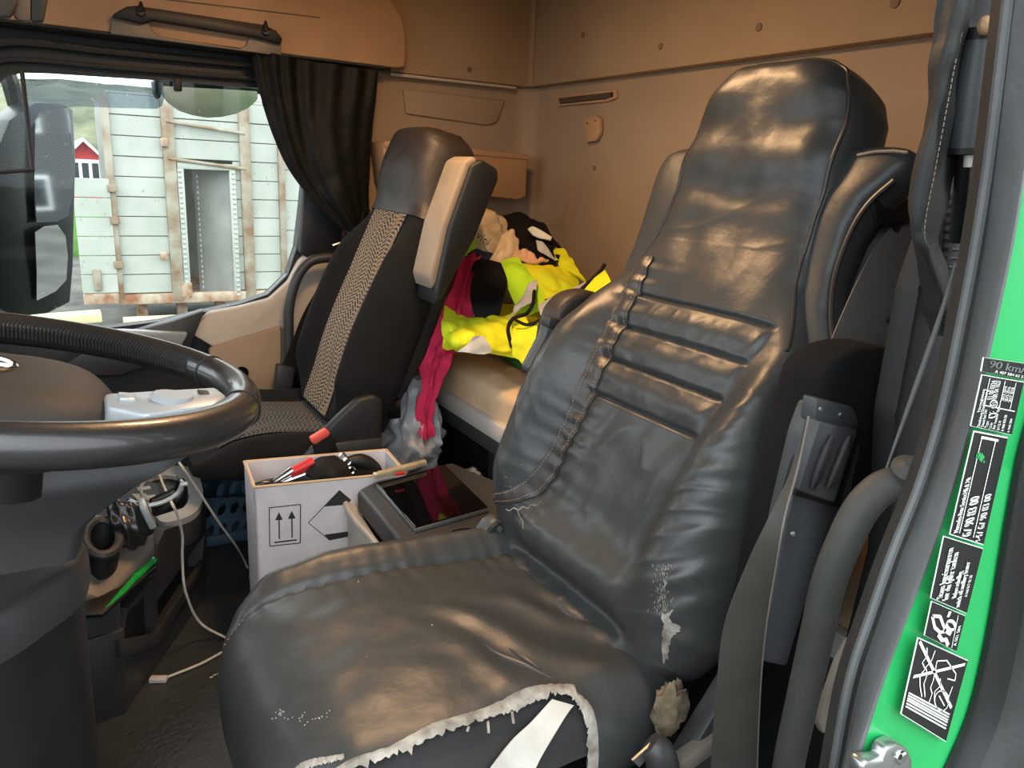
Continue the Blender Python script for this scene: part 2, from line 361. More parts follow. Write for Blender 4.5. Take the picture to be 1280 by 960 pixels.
# ---------------------------------------------------------------- passenger door
d1 = thing('door_1', (.1, YS, -1.05), 'passenger door with black window frame and beige lower panel', None, kind='structure')
YD = 2.45
win = pl([(-14, 300), (-12, 130), (-6, 106), (8, 94), (28, 89), (61, 90), (216, 100), (316, 109), (368, 114), (381, 122), (386, 140), (383, 200), (377, 260), (371, 310), (360, 343), (335, 368), (300, 380), (255, 390), (200, 402), (120, 412), (0, 418), (-16, 405)], Y=YD)
outer = [(-.75, YD, -1.05), (XD, YD, -1.05), (XD, YD, .307), (-.75, YD, .300)]
obj('window_frame', MB().plate(outer, [win], (0, .05, 0)), 'plastic_dark', d1, angle=25)
for (a, b, dz, r) in (((-30, 56), (345, 84), 0, .010), ((-30, 78), (340, 100), 0, .006)):
    obj('frame_seal', MB().tube(bend([at(a[0], a[1] + 22, Y=2.43), at(a[0] + 40, a[1] - 3, Y=2.43), at(150, (a[1] + b[1]) / 2 - 4, Y=2.43), at(*b, Y=2.43)], 8), r, 8), 'rubber', d1)
g = obj('glass', MB().prism(win, (0, .004, 0)), 'glass', d1, smooth=False)
for o_, dy in ((g, .02),): o_.location.y += dy
bars = MB().tube(pl([(27, 86), (34, 150), (41, 213)], Y=2.452), .0055, 8).tube(pl([(43, 212), (0, 215), (-14, 216)], Y=2.452), .006, 8)
obj('quarter_light_bar', bars, 'rubber', d1)
obj('glass_stop', MB().box(at(222, 106, Y=2.44), (.022, .02, .035), bev=.005), 'plastic_dark', d1)
# beige panel sweeping round the window corner
bp = pl([(236, 416), (262, 391), (300, 384), (338, 374), (362, 352), (375, 326), (384, 318), (418, 316), (420, 470)], Y=2.41) + [(XD, 2.41, -.62), (.52, 2.41, -.66), (.40, 2.41, -.56)] 
obj('upper_panel', MB().prism(bp, (0, .039, 0), .008), 'beige_plastic', d1)
lp = pl([(262, 436), (300, 424), (352, 408), (352, 470)], Y=2.385) + [(.56, 2.385, -.72), (.36, 2.385, -.72)]
obj('armrest_panel', MB().prism(lp, (0, .03, 0), .008), 'beige_fabric', d1)
obj('lower_panel', MB().box((-.02, 2.42, -.87), (1.46, .05, .36), bev=.01), 'plastic_dark', d1)
obj('sill_wedge', MB().prism(pl([(130, 424), (215, 402), (256, 388), (236, 440), (150, 470), (60, 470)], Y=2.40), (0, .049, 0), .006), 'plastic', d1)
obj('belt_trim', MB().prism(pl([(-40, 418), (120, 414), (150, 420), (100, 500), (-40, 500)], Y=2.405), (0, .044, 0), .006), 'plastic_dark', d1)
hb = MB().prism(pl([(140, 413), (158, 413), (235, 416), (234, 420), (226, 434), (160, 424)], Y=2.37), (0, .03, 0), .005)
obj('door_pull', hb, 'silver', d1, label='silver door pull')
obj('pillar_trim', MB().prism(pl([(384, 100), (440, 100), (425, 330), (386, 324), (376, 316), (378, 280)], Y=2.405), (0, .044, 0), .006), 'plastic_dark', d1)
obj('speaker_recess', MB().disc(at(302, 466, Y=2.384), (0, -1, 0), .02, .004, 16), 'plastic_gloss', d1)
# windscreen wiper-clear droplets on the pane
dm = MB(); rnd = random.Random(3)
for k in range(260):
    px, py = rnd.uniform(45, 365), rnd.uniform(95, 385)
    if rnd.random() < .35: px, py = rnd.uniform(50, 200), rnd.uniform(95, 135)
    r = rnd.choice([.0015, .002, .002, .0028, .0035]); dm.ball(at(px, py, Y=2.479), (r * rnd.uniform(.8, 1.8), r * .4, r), 6)
obj('raindrops', dm, 'drop', d1, kind='stuff')
# smoked wind deflector on the outside of the pane
wd = pl([(30, 92), (203, 103), (206, 120), (203, 132), (196, 136), (150, 135), (95, 133), (62, 138), (45, 150), (36, 165)], Y=2.51)
obj('wind_deflector', MB().prism(wd, (0, .003, 0)), 'smoke', d1, smooth=False)

# ================================================================ outside
GZ = -2.45
obj('ground', MB().box((0, 20, GZ - .05), (160, 160, .1), bev=0), 'gravel', label='wet grey gravel yard outside the cab', kind='structure')
YC = 12.2
def c_(px, py, y=YC): return at(px, py, Y=y)
ct = thing('container', c_(250, 385), 'white rusty box container with plank sides seen through the window', 'container')
x0, x1, x2, x3 = c_(140, 250)[0], c_(213, 250)[0], c_(308, 250)[0], c_(352, 250)[0]
zt, zb = 0.80, c_(150, 378)[2]
xE = x3 + 1.6
def ramp(n, a, b): return [a + (b - a) * i / n for i in range(n + 1)]
dx0, dx1 = c_(234, 300)[0], c_(290, 300)[0]; dzt, dzb = c_(262, 212)[2], c_(262, 372)[2]
for (a, b, n) in ((x0, x1, 10), (x1, x2, 10), (x2, x3, 10), (x3, xE, 6)):
    zz = ramp(n, zt, zb + .12)
    for i in range(n):
        segs = [(a, b)]
        if a == x1 and zz[i + 1] < dzt: segs = [(a, dx0 - .06), (dx1 + .06, b)]
        if a == x1 and zz[i] > dzt > zz[i + 1]: pass
        for (p, q) in segs:
            obj('side_board', MB().box(((p + q) / 2, YC + .02 + .006 * (i % 2), (zz[i] + zz[i + 1]) / 2), (q - p, .04, zz[i] - zz[i + 1] - .012), bev=.004, seg=1), 'cont_white', ct, smooth=False)
for x, wd_ in ((x0, .10), (x1 + .02, .16), (x2, .15), (x3, .09), (xE, .12)):
    obj('post', MB().box((x, YC - .02, (zt + zb) / 2), (wd_, .10, zt - zb), bev=.01), 'cont_frame', ct)
for z_ in (c_(262, 160)[2], c_(262, 205)[2]):
    obj('rail', MB().tube([(x1, YC - .06, z_ + .05), (x2, YC - .06, z_ - .05)], .025, 8), 'cont_frame', ct)
obj('sill', MB().box(((x0 + xE) / 2, YC, zb + .04), (xE - x0, .12, .14), bev=.01), 'rust', ct)
obj('inner_wall', MB().box(((x0 + xE) / 2, YC + 2.4, (zt + zb) / 2), (xE - x0, .05, zt - zb), bev=0), 'cont_dark', ct)
obj('container_floor', MB().box(((x0 + xE) / 2, YC + 1.2, zb), (xE - x0, 2.4, .08), bev=0), 'rust', ct)
obj('container_roof', MB().prism([(x0, YC, zt), (xE, YC, zt), (xE, YC + 2.4, zt), (x0 + .3, YC + 2.4, zt)], (0, 0, .03)), 'cont_white', ct)
obj('end_wall', MB().prism([(x0 + .02, YC + .03, zb), (x0 + .30, YC + 2.4, zb), (x0 + .30, YC + 2.4, zt), (x0 + .02, YC + .03, zt)], (.03, 0, 0)), 'cont_white', ct)
# door opening: chequer-plate jamb and hatch
obj('door_frame', MB().box(((dx0 + dx1) / 2, YC - .01, dzt + .04), (dx1 - dx0 + .16, .09, .09), bev=.01).box((dx0 - .04, YC - .01, (dzt + dzb) / 2), (.09, .09, dzt - dzb), bev=.01).box((dx1 + .04, YC - .01, (dzt + dzb) / 2), (.09, .09, dzt - dzb), bev=.01), 'cont_white', ct)
mb = MB(); 
for j in range(22):
    for i in range(7): mb.ball((dx0 + .25 + i * .07, YC + .42 - i * .05, dzb + .1 + j * .078), (.022, .01, .03), 6)
obj('hatch', MB().prism([(dx0 + .2, YC + .46, dzb), (dx1 + .02, YC + .06, dzb), (dx1 + .02, YC + .06, dzt), (dx0 + .2, YC + .46, dzt)], (.02, .02, 0)), 'cont_dark', ct, smooth=False)
obj('tread_studs', mb, 'cont_white', ct, kind='stuff')
mb = MB()
for j in range(26):
    z_ = dzb + (dzt - dzb) * (j + .5) / 26
    mb.ball((dx0 - .05, YC - .06, z_), (.03, .012, .02), 6); mb.ball((dx1 + .05, YC - .06, z_), (.03, .012, .02), 6)
obj('frame_rivets', mb, 'cont_white', ct, kind='stuff')
# lower left tail door of the container, swung towards us
tx0, tx1 = c_(92, 250)[0], c_(138, 250)[0]; tzt, tzb = c_(110, 222)[2], c_(110, 366)[2]
for i in range(6):
    a, b = tzt + (tzb - tzt) * i / 6, tzt + (tzb - tzt) * (i + 1) / 6
    obj('tail_board', MB().box(((tx0 + tx1) / 2, YC - .06 - .004 * (i % 2), (a + b) / 2), (tx1 - tx0, .05, abs(a - b) - .012), bev=.004, seg=1), 'cont_white', ct, smooth=False)
obj('tail_sill', MB().box(((tx0 + tx1) / 2, YC - .06, tzb - .08), (tx1 - tx0, .06, .15), bev=.01), 'rust', ct)
for z_ in (c_(140, 235)[2], c_(140, 275)[2], c_(140, 330)[2]):
    obj('hinge', MB().box((tx1 + .03, YC - .1, z_), (.12, .05, .10), bev=.015), 'cont_frame', ct)
for px, py in ((205, 178), (205, 320)): obj('bracket', MB().box(c_(px, py, YC - .1), (.10, .06, .12), bev=.02), 'rust', ct)
obj('latch', MB().box(c_(122, 350, YC - .12), (.10, .05, .30), bev=.02), 'cont_frame', ct)
obj('rust_plate', MB().box(c_(233, 362, YC - .06), (.16, .03, .2), bev=.005), 'rust', ct, smooth=False)
for k_ in range(7):
    x_ = x0 + .3 + (xE - x0 - .6) * k_ / 6
    obj('foot', MB().box((x_, YC + .4, (zb + GZ) / 2 - .02), (.14, .14, zb - GZ + .05), bev=.01), 'rust', ct)
# second pale container far right
c2 = thing('storage_shed', (4.9, 16, GZ), 'pale green-white shed standing behind the box container', 'shed')
obj('wall', MB().box((6.1, 17, (GZ - 1) / 2 - .2), (3.0, 2.4, 1.9), bev=.02), 'cont_white', c2)
obj('roof', MB().prism([(4.5, 15.7, -.68), (7.7, 15.7, -.68), (7.7, 15.7, -.55), (4.5, 15.7, -.6)], (0, 2.6, 0)), 'cont_frame', c2)
# rubble and timber on the ground
rnd = random.Random(5)
for k in range(16):
    x_, y_ = .15 + (k % 8) * .40 + rnd.uniform(-.05, .05), 10.75 + (k // 8) * .5 + rnd.uniform(-.08, .08); s_ = rnd.uniform(.05, .10)
    mb = MB().ball((0, 0, 0), (s_ * 1.5, s_, s_ * .7), 8); v = np.array(mb.v)
    mb.v = [tuple(np.array(p) * (1 + .35 * noise.noise(Vector(p) * 14 + Vector((k, 0, 0)))) + [x_, y_, GZ + s_ * .55]) for p in mb.v]
    obj('stone', mb, 'gravel' if k % 3 else 'rust', label='loose broken stone lying on the gravel by the container', cat='stone', group='loose stones outside the container')
obj('timber_plank', MB().box(((at(40, 395, Y=10)[0] + at(125, 405, Y=10)[0]) / 2, 10, at(80, 398, Y=10)[2]), (.70, .3, .10), R=[[1, 0, 0], [0, 1, 0], [.04, 0, 1]], bev=.01).box((.5, 10, GZ + .27), (.2, .28, .5), bev=0), 'timber', label='pale timber beam lying on a block in the yard', cat='timber')
obj('timber_plank', MB().box((at(185, 403, Y=10.1)[0] + .1, 10.1, at(180, 404, Y=10)[2]), (.72, .26, .09), bev=.01).box((1.3, 10.1, GZ + .25), (.2, .24, .48), bev=0), 'timber', label='pale timber beam beside the first, under the window sill', cat='timber')
# red house with white barge boards
hh = thing('house', at(112, 240, Y=34) * [1, 1, 0] + [0, 0, GZ], 'red wooden house with white gable boards and white window', 'house')
YH = 34; A = at(103, 172, Y=YH); Lq = at(66, 222, Y=YH); Rq = at(140, 205, Y=YH); zb_ = GZ
w_ = Rq[0] - A[0]; ez = Rq[2]
obj('wall', MB().prism([(A[0] - w_ * 1.05, YH, zb_), (A[0] + w_ * 1.05, YH, zb_), (A[0] + w_ * 1.05, YH, ez - .22), (A[0], YH, A[2] - .14), (A[0] - w_ * 1.05, YH, ez - .22)], (0, 8, 0)), 'red_house', hh, smooth=False)
for s_ in (-1, 1):
    obj('roof', MB().prism([(A[0], YH - .4, A[2]), (A[0] + s_ * w_ * 1.25, YH - .4, ez - .25), (A[0] + s_ * w_ * 1.25, YH - .4, ez - .37), (A[0], YH - .4, A[2] - .13)], (0, 8.8, 0)), 'white_paint', hh, smooth=False)
wc = at(107, 214, Y=YH - .05)
wo = obj('window', MB().box(wc, (1.15, .12, .85), bev=.02), 'white_paint', hh, smooth=False)
for i in range(3): obj('pane', MB().box((wc[0] - .33 + i * .33, YH - .13, wc[2]), (.22, .03, .6), bev=0), 'dark_window', wo, smooth=False)
# grassy banks, trees
def bank(name, cx, cy, rx, ry, h, m, label):
    mb = MB(); g = []
    for j in range(14):
        t = j / 13 * math.pi / 2; g.append([(cx + rx * math.cos(t) * math.cos(a), cy + ry * math.cos(t) * math.sin(a), GZ - .05 + h * math.sin(t) * (1 + .2 * noise.noise(Vector((math.cos(a) * 2, math.sin(a) * 2, t * 3))))) for a in np.linspace(0, 2 * math.pi, 40, endpoint=False)])
    mb.grid(g, True); return obj(name, mb, m, label=label, cat='bank')
bank('tree_covered_hill', 1.0, 62, 48, 14, 6.6, 'hill', 'grey-green wooded hillside rising behind the red house')
bank('grass_verge', .7, 24, 1.0, 2.2, 1.3, 'grass', 'small green grassy mound beside the mirror')
def tree(x, y, h, r, label, seed):
    t = thing('tree', (x, y, GZ), label, 'tree', 'trees beyond the yard')
    obj('trunk', MB().tube([(x, y, GZ), (x + .1, y, GZ + h * .4), (x, y, GZ + h * .8)], [.2, .15, .05], 8), 'bark', t)
    rd = random.Random(seed); mb = MB()
    for k in range(1500):
        a, b = rd.uniform(0, 6.28), math.acos(rd.uniform(-1, 1)); q = r * rd.random() ** .4
        c = np.array((x + q * math.sin(b) * math.cos(a), y + q * math.sin(b) * math.sin(a), GZ + h * .62 + q * 1.25 * math.cos(b)))
        u = np.array([rd.gauss(0, 1) for _ in range(3)]); v = np.array([rd.gauss(0, 1) for _ in range(3)]); s_ = .22
        u *= s_ / np.linalg.norm(u); v *= s_ / np.linalg.norm(v)
        mb.add([c - u, c + v * .6, c + u, c - v * .6], [(0, 1, 2, 3)])
    obj('foliage', mb, 'leaf', t, smooth=False, kind='stuff')
for k, (x, y, h) in enumerate(((62, 44, 13), (64, 33, 12), (63, 22, 13), (65, 11, 12), (-40, 36, 13))):
    tree(x, y, h, h * .34, 'grey-green leafy tree standing at the far side of the yard', k)

# grey block of flats down the road behind the truck
fb = thing('street_apartment_block', (38, 13, GZ), 'grey apartment block behind the truck, showing in the wing mirror', 'building')
obj('wall', MB().box((44, 15, GZ + 5.5), (12, 18, 11), bev=.05), 'grey_plastic', fb, smooth=False)
obj('roof', MB().box((44, 15, GZ + 11.2), (12.8, 18.8, .4), bev=.05), 'cont_frame', fb, smooth=False)
for r in range(3):
    for c in range(6):
        wo2 = obj('window', MB().box((37.97, 7.8 + c * 2.9, GZ + 2.2 + r * 3.3), (.12, 1.7, 1.5), bev=.02), 'white_paint', fb, smooth=False)
        obj('pane', MB().box((37.9, 7.8 + c * 2.9, GZ + 2.2 + r * 3.3), (.06, 1.4, 1.2), bev=0), 'dark_window', wo2, smooth=False)
# painted outer skin of the cab behind the passenger door
struct('wall_outer', MB().box(((XD + XR) / 2 + .03, YS + .06, (ZT - 1.4) / 2), (XR - XD + .1, .02, ZT + 1.4), bev=.005), 'green', label='green painted outer skin of the cab side')
# ---------------------------------------------------------------- passenger exterior mirrors
mi = thing('wing_mirror', at(60, 260, Y=2.85), 'black passenger wing mirror with tall main glass and lower wide-angle glass', 'mirror')
def mpl(pts, c, nr, off=0):
    nr = np.array(nr, float) / np.linalg.norm(nr); c = c + nr * off; out = []
    for p in pts:
        d = CM @ np.array([(p[0] - CX) / FPX, (p[1] - CY) / FPX, 1.0]); out.append(d * (c.dot(nr) / d.dot(nr)))
    return out
MN = (.76, -.65, .03); MC = at(66, 210, Y=2.80)
sh = [(-12, 210), (12, 150), (45, 128), (75, 128), (92, 136), (95, 200), (93, 280), (92, 330), (88, 378), (60, 392), (20, 396), (-12, 380)]
obj('housing', MB().prism(mpl(sh, MC, MN, -.02), np.array([-.06, .09, 0]), .006), 'mirror_shell', mi)
up = [(44, 150), (52, 138), (70, 133), (84, 135), (88, 150), (91, 200), (90, 250), (85, 270), (72, 277), (46, 278), (43, 230)]
obj('main_glass', MB().prism(mpl(up, MC, MN), np.array(MN) * -.004), 'mirror', mi, smooth=False)
lo = [(44, 290), (55, 283), (72, 281), (82, 295), (85, 320), (83, 350), (70, 364), (46, 376), (46, 340)]
obj('wide_glass', MB().prism(mpl(lo, mpl([(66, 325)], MC, MN)[0], (.75, -.65, -.05)), np.array(MN) * -.004), 'mirror', mi, smooth=False)
obj('arm', MB().tube(bend([at(20, 130, Y=2.9), at(10, 95, Y=2.85), at(0, 70, Y=2.6)], 6), .025, 8), 'mirror_shell', mi)
obj('edge_strip', MB().tube(bend(pl([(37, 150), (28, 190), (14, 270), (4, 340), (2, 380), (8, 395)], Y=2.85), 6), .004, 6), 'silver', mi)
km = thing('kerb_mirror', at(265, 110, Y=2.85), 'dusty round kerb-view mirror, ground reflection in its colour, hanging above the passenger window', 'mirror')
kp = [(202, 112), (204, 106), (322, 112), (323, 124), (312, 134), (296, 142), (278, 146), (260, 147), (242, 144), (224, 138), (210, 128), (204, 120)]
kb = [(192, 98), (200, 90), (330, 98), (328, 118), (318, 117), (205, 111), (200, 124), (194, 115)]
obj('mirror_glass', MB().prism(pl(kp, Y=2.80), (0, .02, 0), .004), 'mirror_dust_reflection', km)
obj('housing', MB().prism(pl(kb, Y=2.80), (0, .09, 0), .008), 'mirror_shell', km)
obj('bracket', MB().tube([at(262, 95, Y=2.86), at(262, 60, Y=2.84), (.42, 2.49, .30)], .015, 8), 'mirror_shell', km)
# ================================================================ driver's seat
YD0 = .87; REC = math.radians(24.2)
class Back:
    """a reclined backrest: y across, s up the back, h out of it"""
    def __init__(self, p0, rec, Wtab, T, front, s0, s1, ends=.05):
        self.p0 = np.array(p0); self.d = np.array([math.sin(rec), 0, math.cos(rec)]); self.n = np.array([-math.cos(rec), 0, math.sin(rec)])
        self.W = lambda s: np.interp(s, [a for a, _ in Wtab], [b for _, b in Wtab]); self.T, self.front, self.s0, self.s1, self.ends = T, front, s0, s1, ends
    def pt(self, y, s, h): return self.p0 + np.array([0, y, 0]) + self.d * s + self.n * h
    def edge(self, y, s, p=5):
        w_ = self.W(s); q = min(1, abs(y) / w_); e = (1 - q ** p) ** (1 / 2.2)
        k = min((s - self.s0) / self.ends, (self.s1 - s) / self.ends, 1); k = max(k, 0)
        return e * (1 - (1 - k) ** 2.4) ** .5 if k < 1 else e
    def T_(self, s): return self.T(s) if callable(self.T) else self.T
    def hf(self, y, s):
        t = self.T_(s) * .5; return -t + (self.front(y, s) + t) * self.edge(y, s)
    def on(self, y, s, off=0): return self.pt(y, s, self.hf(y, s) + off)
    def mesh(self, nu, ns):
        secs = []
        for s in np.linspace(self.s0 + 1e-4, self.s1 - 1e-4, ns):
            w_ = self.W(s); q = np.sin(np.linspace(-math.pi / 2, math.pi / 2, nu)); q = .55 * q + .45 * np.linspace(-1, 1, nu)
            f = [self.on(w_ * a, s) for a in q]; t = self.T_(s)
            b = [self.pt(w_ * a, s, -t * .5 - t * .5 * self.edge(w_ * a, s)) for a in q[::-1][1:-1]]
            secs.append(f + b)
        return MB().loft(secs)
def nz3(x, y, z, k=0): return noise.noise(Vector((x, y, z + 31.7 * k)))
SEAMS = (.497, .440, .383, .323)
def ci_r(s): return np.interp(s, [0, .05, .15, .33, .5, .58], [.085, .10, .125, .150, .175, .18])
def ci_l(s): return np.interp(s, [0, .08, .16, .25, .32, .38, .55], [.13, .13, .115, .105, .095, .098, .125])
STRIP = bend([(.130, .560), (.118, .50), (.108, .44), (.100, .383), (.097, .323), (.103, .25), (.118, .17), (.150, .115), (.205, .085)], 10)
def front(y, s):
    h = .016 * gauss(s, .30, .16) + .030 * sm(s, .66, .84) - .010 * gauss(s, .62, .06)
    b = .058 * sm(s, .0, .16) * (1 - sm(s, .36, .60))
    c = ci_l(s) if y > 0 else ci_r(s)
    r = sm(abs(y), c - .012, c + .075); h += b * r
    h += .012 * gauss(abs(y), c + .10, .05) * b / .058                # puffy crest
    # bottom tuck: a rolled fold across the centre
    if abs(y) < .24: h += (.022 * gauss(s, .085, .035) - .030 * gauss(s, .035, .018)) * (1 - sm(abs(y), .10, .20))
    # stitched channels of the lumbar part
    inside = sm(y, -ci_r(s) - .004, -ci_r(s) + .01) * (1 - sm(y, ci_l(s) - .004, ci_l(s) + .01))
    for k, q in enumerate(SEAMS):
        h -= .0075 * gauss(s, q, .0032) * inside
        if k < 3: h += .008 * gauss(s, (q + SEAMS[k + 1]) / 2, .022) * inside
    # cloth pulled into the gathered strip
    d = abs(y - ci_l(s))
    if .08 < s < .56: h += .0026 * math.exp(-d / .030) * math.sin(s * 210 + 3 * nz3(s * 20, y * 8, 0)) * (1 if y < ci_l(s) else .6)
    # diagonal wrinkles on the near bolster, vertical pulls in the seat of the back
    if y < 0: h += .0050 * r * b / .058 * math.sin(150 * (s + .85 * y) + 4 * nz3(s * 7, y * 7, 3)) * sm(abs(y), c + .05, c + .13)
    h += .0065 * nz3(y * 9 + s * 3, s * 5, 1.5) * (1 - sm(s, .50, .60)) + .003 * nz3(y * 22, s * 16, 8)
    h += .0055 * (1 - sm(s, .27, .33)) * inside * nz3(y * 26 + s * 9, s * 6, 5)
    # soft horizontal rolls of the loose cover under the headrest
    hr = sm(s, .63, .70) * (1 - sm(s, .84, .89)); h += hr * (.0042 * math.sin(62 * s + 7 * y + 2.2 * nz3(y * 6, s * 5, 2)) + .005 * nz3(y * 9, s * 20, 7))
    # sharp creases: ridged noise drawn out along the pull of the cover
    low = 1 - sm(s, .52, .60)
    if low > 0:
        rid = lambda a, b, k: max(0, 1 - 2.2 * abs(nz3(a, b, k))) ** 2
        if y < 0: h += .0030 * low * sm(abs(y), c - .02, c + .06) * (rid((s + .55 * y) * 34, (y - .5 * s) * 6, 12) - .35)
        else: h += .0020 * low * sm(y, c + .02, c + .08) * (rid((y - .6 * s) * 22, (s + .5 * y) * 6, 14) - .35)
        h += .0028 * (1 - sm(s, .29, .32)) * inside * (rid((y + .45 * s) * 24, (s - .4 * y) * 7, 16) - .35)
        h += .0017 * sm(s, .32, .34) * (1 - sm(s, .48, .49)) * inside * (rid((y + .3 * s) * 26, s * 16, 18) - .3)
    else: h += .0009 * (max(0, 1 - 2.2 * abs(nz3(s * 17 + y * 4, y * 7, 20))) ** 2 - .35) * (1 - sm(s, .80, .86))
    return h
WT = [(-.02, .15), (.0, .20), (.03, .235), (.08, .262), (.15, .272), (.30, .268), (.40, .252), (.477, .226), (.516, .204), (.56, .178), (.60, .166), (.66, .158), (.74, .157), (.79, .152), (.83, .142), (.862, .122), (.88, .10), (.892, .07)]
seat = thing('driver_seat', (.40, YD0, -1.05), 'worn black leather driver seat with gathered seams and torn cushion', 'seat')
P0 = np.array([.60, YD0, -.63])
B = Back(P0, REC, WT, lambda s: np.interp(s, [0, .5, .72, .8, .9], [.13, .11, .10, .13, .13]), front, -.02, .892, .035)
bk = obj('backrest', B.mesh(140, 420), 'leather', seat, label='black leather backrest cover with stitched lumbar channels', angle=60)
# piping round the headrest panel and down the near side
for sg in (-1, 1):
    path = [(sg * B.W(s) * .915, s) for s in np.linspace(.47 if sg < 0 else .56, .868, 46)]
    if sg < 0: path += [(-.085, .878), (-.05, .882), (0, .8835), (.05, .882), (.085, .878)]
    obj('piping', MB().tube([B.on(y, s, .0015) for y, s in path], .0030, 7), 'piping', bk)
# gathered strip along the far bolster
a, b = [], []
dl = np.gradient(STRIP, axis=0); dl /= np.linalg.norm(dl, axis=1)[:, None]
for k, ((y, s), t) in enumerate(zip(STRIP, dl)):
    wd_ = .0165 * (1 - .55 * sm(k / len(STRIP), .72, 1)); n2 = np.array([-t[1], t[0]])
    up_ = .0040 + .0008 * math.sin(k * 1.9)
    a.append([B.on(y - n2[0] * q * wd_, s - n2[1] * q * wd_, up_ + .003 * (1 - q * q)) for q in np.linspace(-1, 1, 7)])
g = np.array(a); mbs = MB(); secs = [list(r) + [r[-1] - B.n * .008, r[0] - B.n * .008] for r in g]; mbs.loft(secs)
st = obj('gathered_strip', mbs, 'leather_smooth', bk, label='puckered leather strip beside the far bolster')
def stitches(path, step=.006, ln=.0035, r=.0005):
    path = np.array(path); seg = np.linalg.norm(np.diff(path, axis=0), axis=1); cum = np.concatenate([[0], np.cumsum(seg)]); mb = MB(); t = 0
    f = lambda q: np.array([np.interp(q, cum, path[:, i]) for i in range(3)])
    while t + ln < cum[-1]: mb.tube([f(t), f(t + ln)], r, 4); t += step
    return mb
mb = stitches(g[:, 1] + B.n * .0012); m2 = stitches(g[:, 5] + B.n * .0012); mb.add(m2.v, m2.f)
obj('stitching', mb, 'stitch', bk, kind='stuff')
mb = MB()
for q in SEAMS:
    ys = np.linspace(-ci_r(q) + .004, ci_l(q) - .01, 60); m2 = stitches([B.on(y, q, .0008) for y in ys], .0045, .0028, .0004); mb.add(m2.v, m2.f)
obj('lumbar_stitching', mb, 'piping', bk, kind='stuff')
# far shoulder wing and near shoulder wing with the belt slot
def wing(sg, wt, wi, T=.065, hset=-.030):
    def fr(y, s): return hset + .004 * nz3(y * 14, s * 12, 4 + sg) + .006 * gauss(s, .70, .05)
    secs = []
    for s in np.linspace(.43, .778, 60):
        wo_ = np.interp(s, [q for q, _ in wt], [q for _, q in wt]); wi_ = wi
        k = min(1, (.778 - s) / .035, (s - .43) / .03); k = max(k, 0); kk = (1 - (1 - k) ** 2.4) ** .5
        f, b_ = [], []
        for q in np.linspace(-1, 1, 22):
            y = sg * (wi_ + (wo_ - wi_) * (q + 1) / 2); e = (1 - abs(q) ** 5) ** (1 / 2.2) * kk
            mid = hset - T / 2; f.append(B.pt(y, s, mid + (fr(y, s) - mid) * e)); b_.append(B.pt(y, s, mid - T / 2 * e))
        secs.append(f + b_[::-1][1:-1])
    return MB().loft(secs)
obj('shoulder_wing', wing(1, [(.43, .215), (.55, .218), (.67, .232), (.73, .240), (.755, .236), (.778, .20)], .11), 'leather', seat, angle=60)
w2 = obj('shoulder_wing', wing(-1, [(.43, .245), (.50, .245), (.54, .220), (.59, .202), (.65, .198), (.69, .206), (.72, .226), (.745, .240), (.765, .238), (.778, .21)], .11), 'leather', seat, angle=60)
obj('seam', MB().tube([B.pt(-y, s, -.026) for y, s in [(.165, .752), (.19, .757), (.215, .758), (.236, .756)]], .002, 6), 'stitch', w2)
obj('slot_edge', MB().tube([B.pt(-y, s, -.034) for y, s in bend([(.245, .50), (.222, .54), (.204, .59), (.199, .65), (.207, .69), (.228, .722)], 6)], .003, 6), 'piping', w2)
# hard shell behind the cover
secs = []
for s in np.linspace(.02, .80, 24):
    w_ = np.interp(s, [0, .3, .6, .72, .8], [.21, .24, .225, .20, .14]); secs.append([B.pt(w_ * math.cos(a) * (abs(math.cos(a)) ** -.4 if abs(math.cos(a)) > .01 else 1), s, -.115 + .045 * math.sin(a)) for a in np.linspace(0, 2 * math.pi, 28, endpoint=False)])
obj('back_shell', MB().loft(secs), 'plastic_dark', seat)
# tear and scuffs at the near lower bolster
def patch(pts, off, rag, seed, res=40):
    c = np.mean(pts, axis=0); loop = bend(list(pts) + [pts[0]], 8)[:-1]; rd = random.Random(seed); mb = MB(); v = []; n = len(loop)
    for ring in (1, .6, .25):
        for k, p in enumerate(loop):
            q = c + (p - c) * ring * (1 + (rag * rd.uniform(-1, 1) if ring == 1 else 0)); v.append(B.on(q[0], q[1], off * (.4 if ring == 1 else 1) + .002 * rd.random()))
    v.append(B.on(c[0], c[1], off)); f = []
    for r in range(2):
        for k in range(n): f.append((r * n + k, r * n + (k + 1) % n, (r + 1) * n + (k + 1) % n, (r + 1) * n + k))
    for k in range(n): f.append((2 * n + k, 2 * n + (k + 1) % n, 3 * n))
    return mb.add(v, f)
def ys(px, py, h=0.0):
    """backrest coordinates under a sight line"""
    d = CM @ np.array([(px - CX) / FPX, (py - CY) / FPX, 1.0]); p = B.p0 + B.n * h; t = p.dot(B.n) / d.dot(B.n); q = d * t - B.p0
    for _ in range(6):
        y, s = q[1], q.dot(B.d); p = B.p0 + B.n * B.hf(y, s); t = p.dot(B.n) / d.dot(B.n); q = d * t - B.p0
    return np.array([q[1], q.dot(B.d)])
obj('tear', patch([ys(*p) for p in [(846, 762), (852, 772), (860, 773), (852, 786), (841, 798), (836, 820), (830, 824), (829, 800), (831, 782), (840, 776)]], .003, .15, 1), 'torn', bk, label='torn pale split in the near bolster')
rd = random.Random(2); mb = MB()
for k in range(170):
    px = rd.gauss(830, 7); py = rd.uniform(706, 768); y, s = ys(px, py); l = rd.uniform(.0003, .0008)
    mb.ball(B.on(y, s, .0002), (l * .7, l * .7, l * 3.4), 5)
for k in range(40):
    px = rd.uniform(630, 690); py = rd.gauss(615, 12); y, s = ys(px, py); mb.ball(B.on(y, s, .0003), .0006, 5)
obj('scuff_marks', mb, 'torn', bk, kind='stuff')
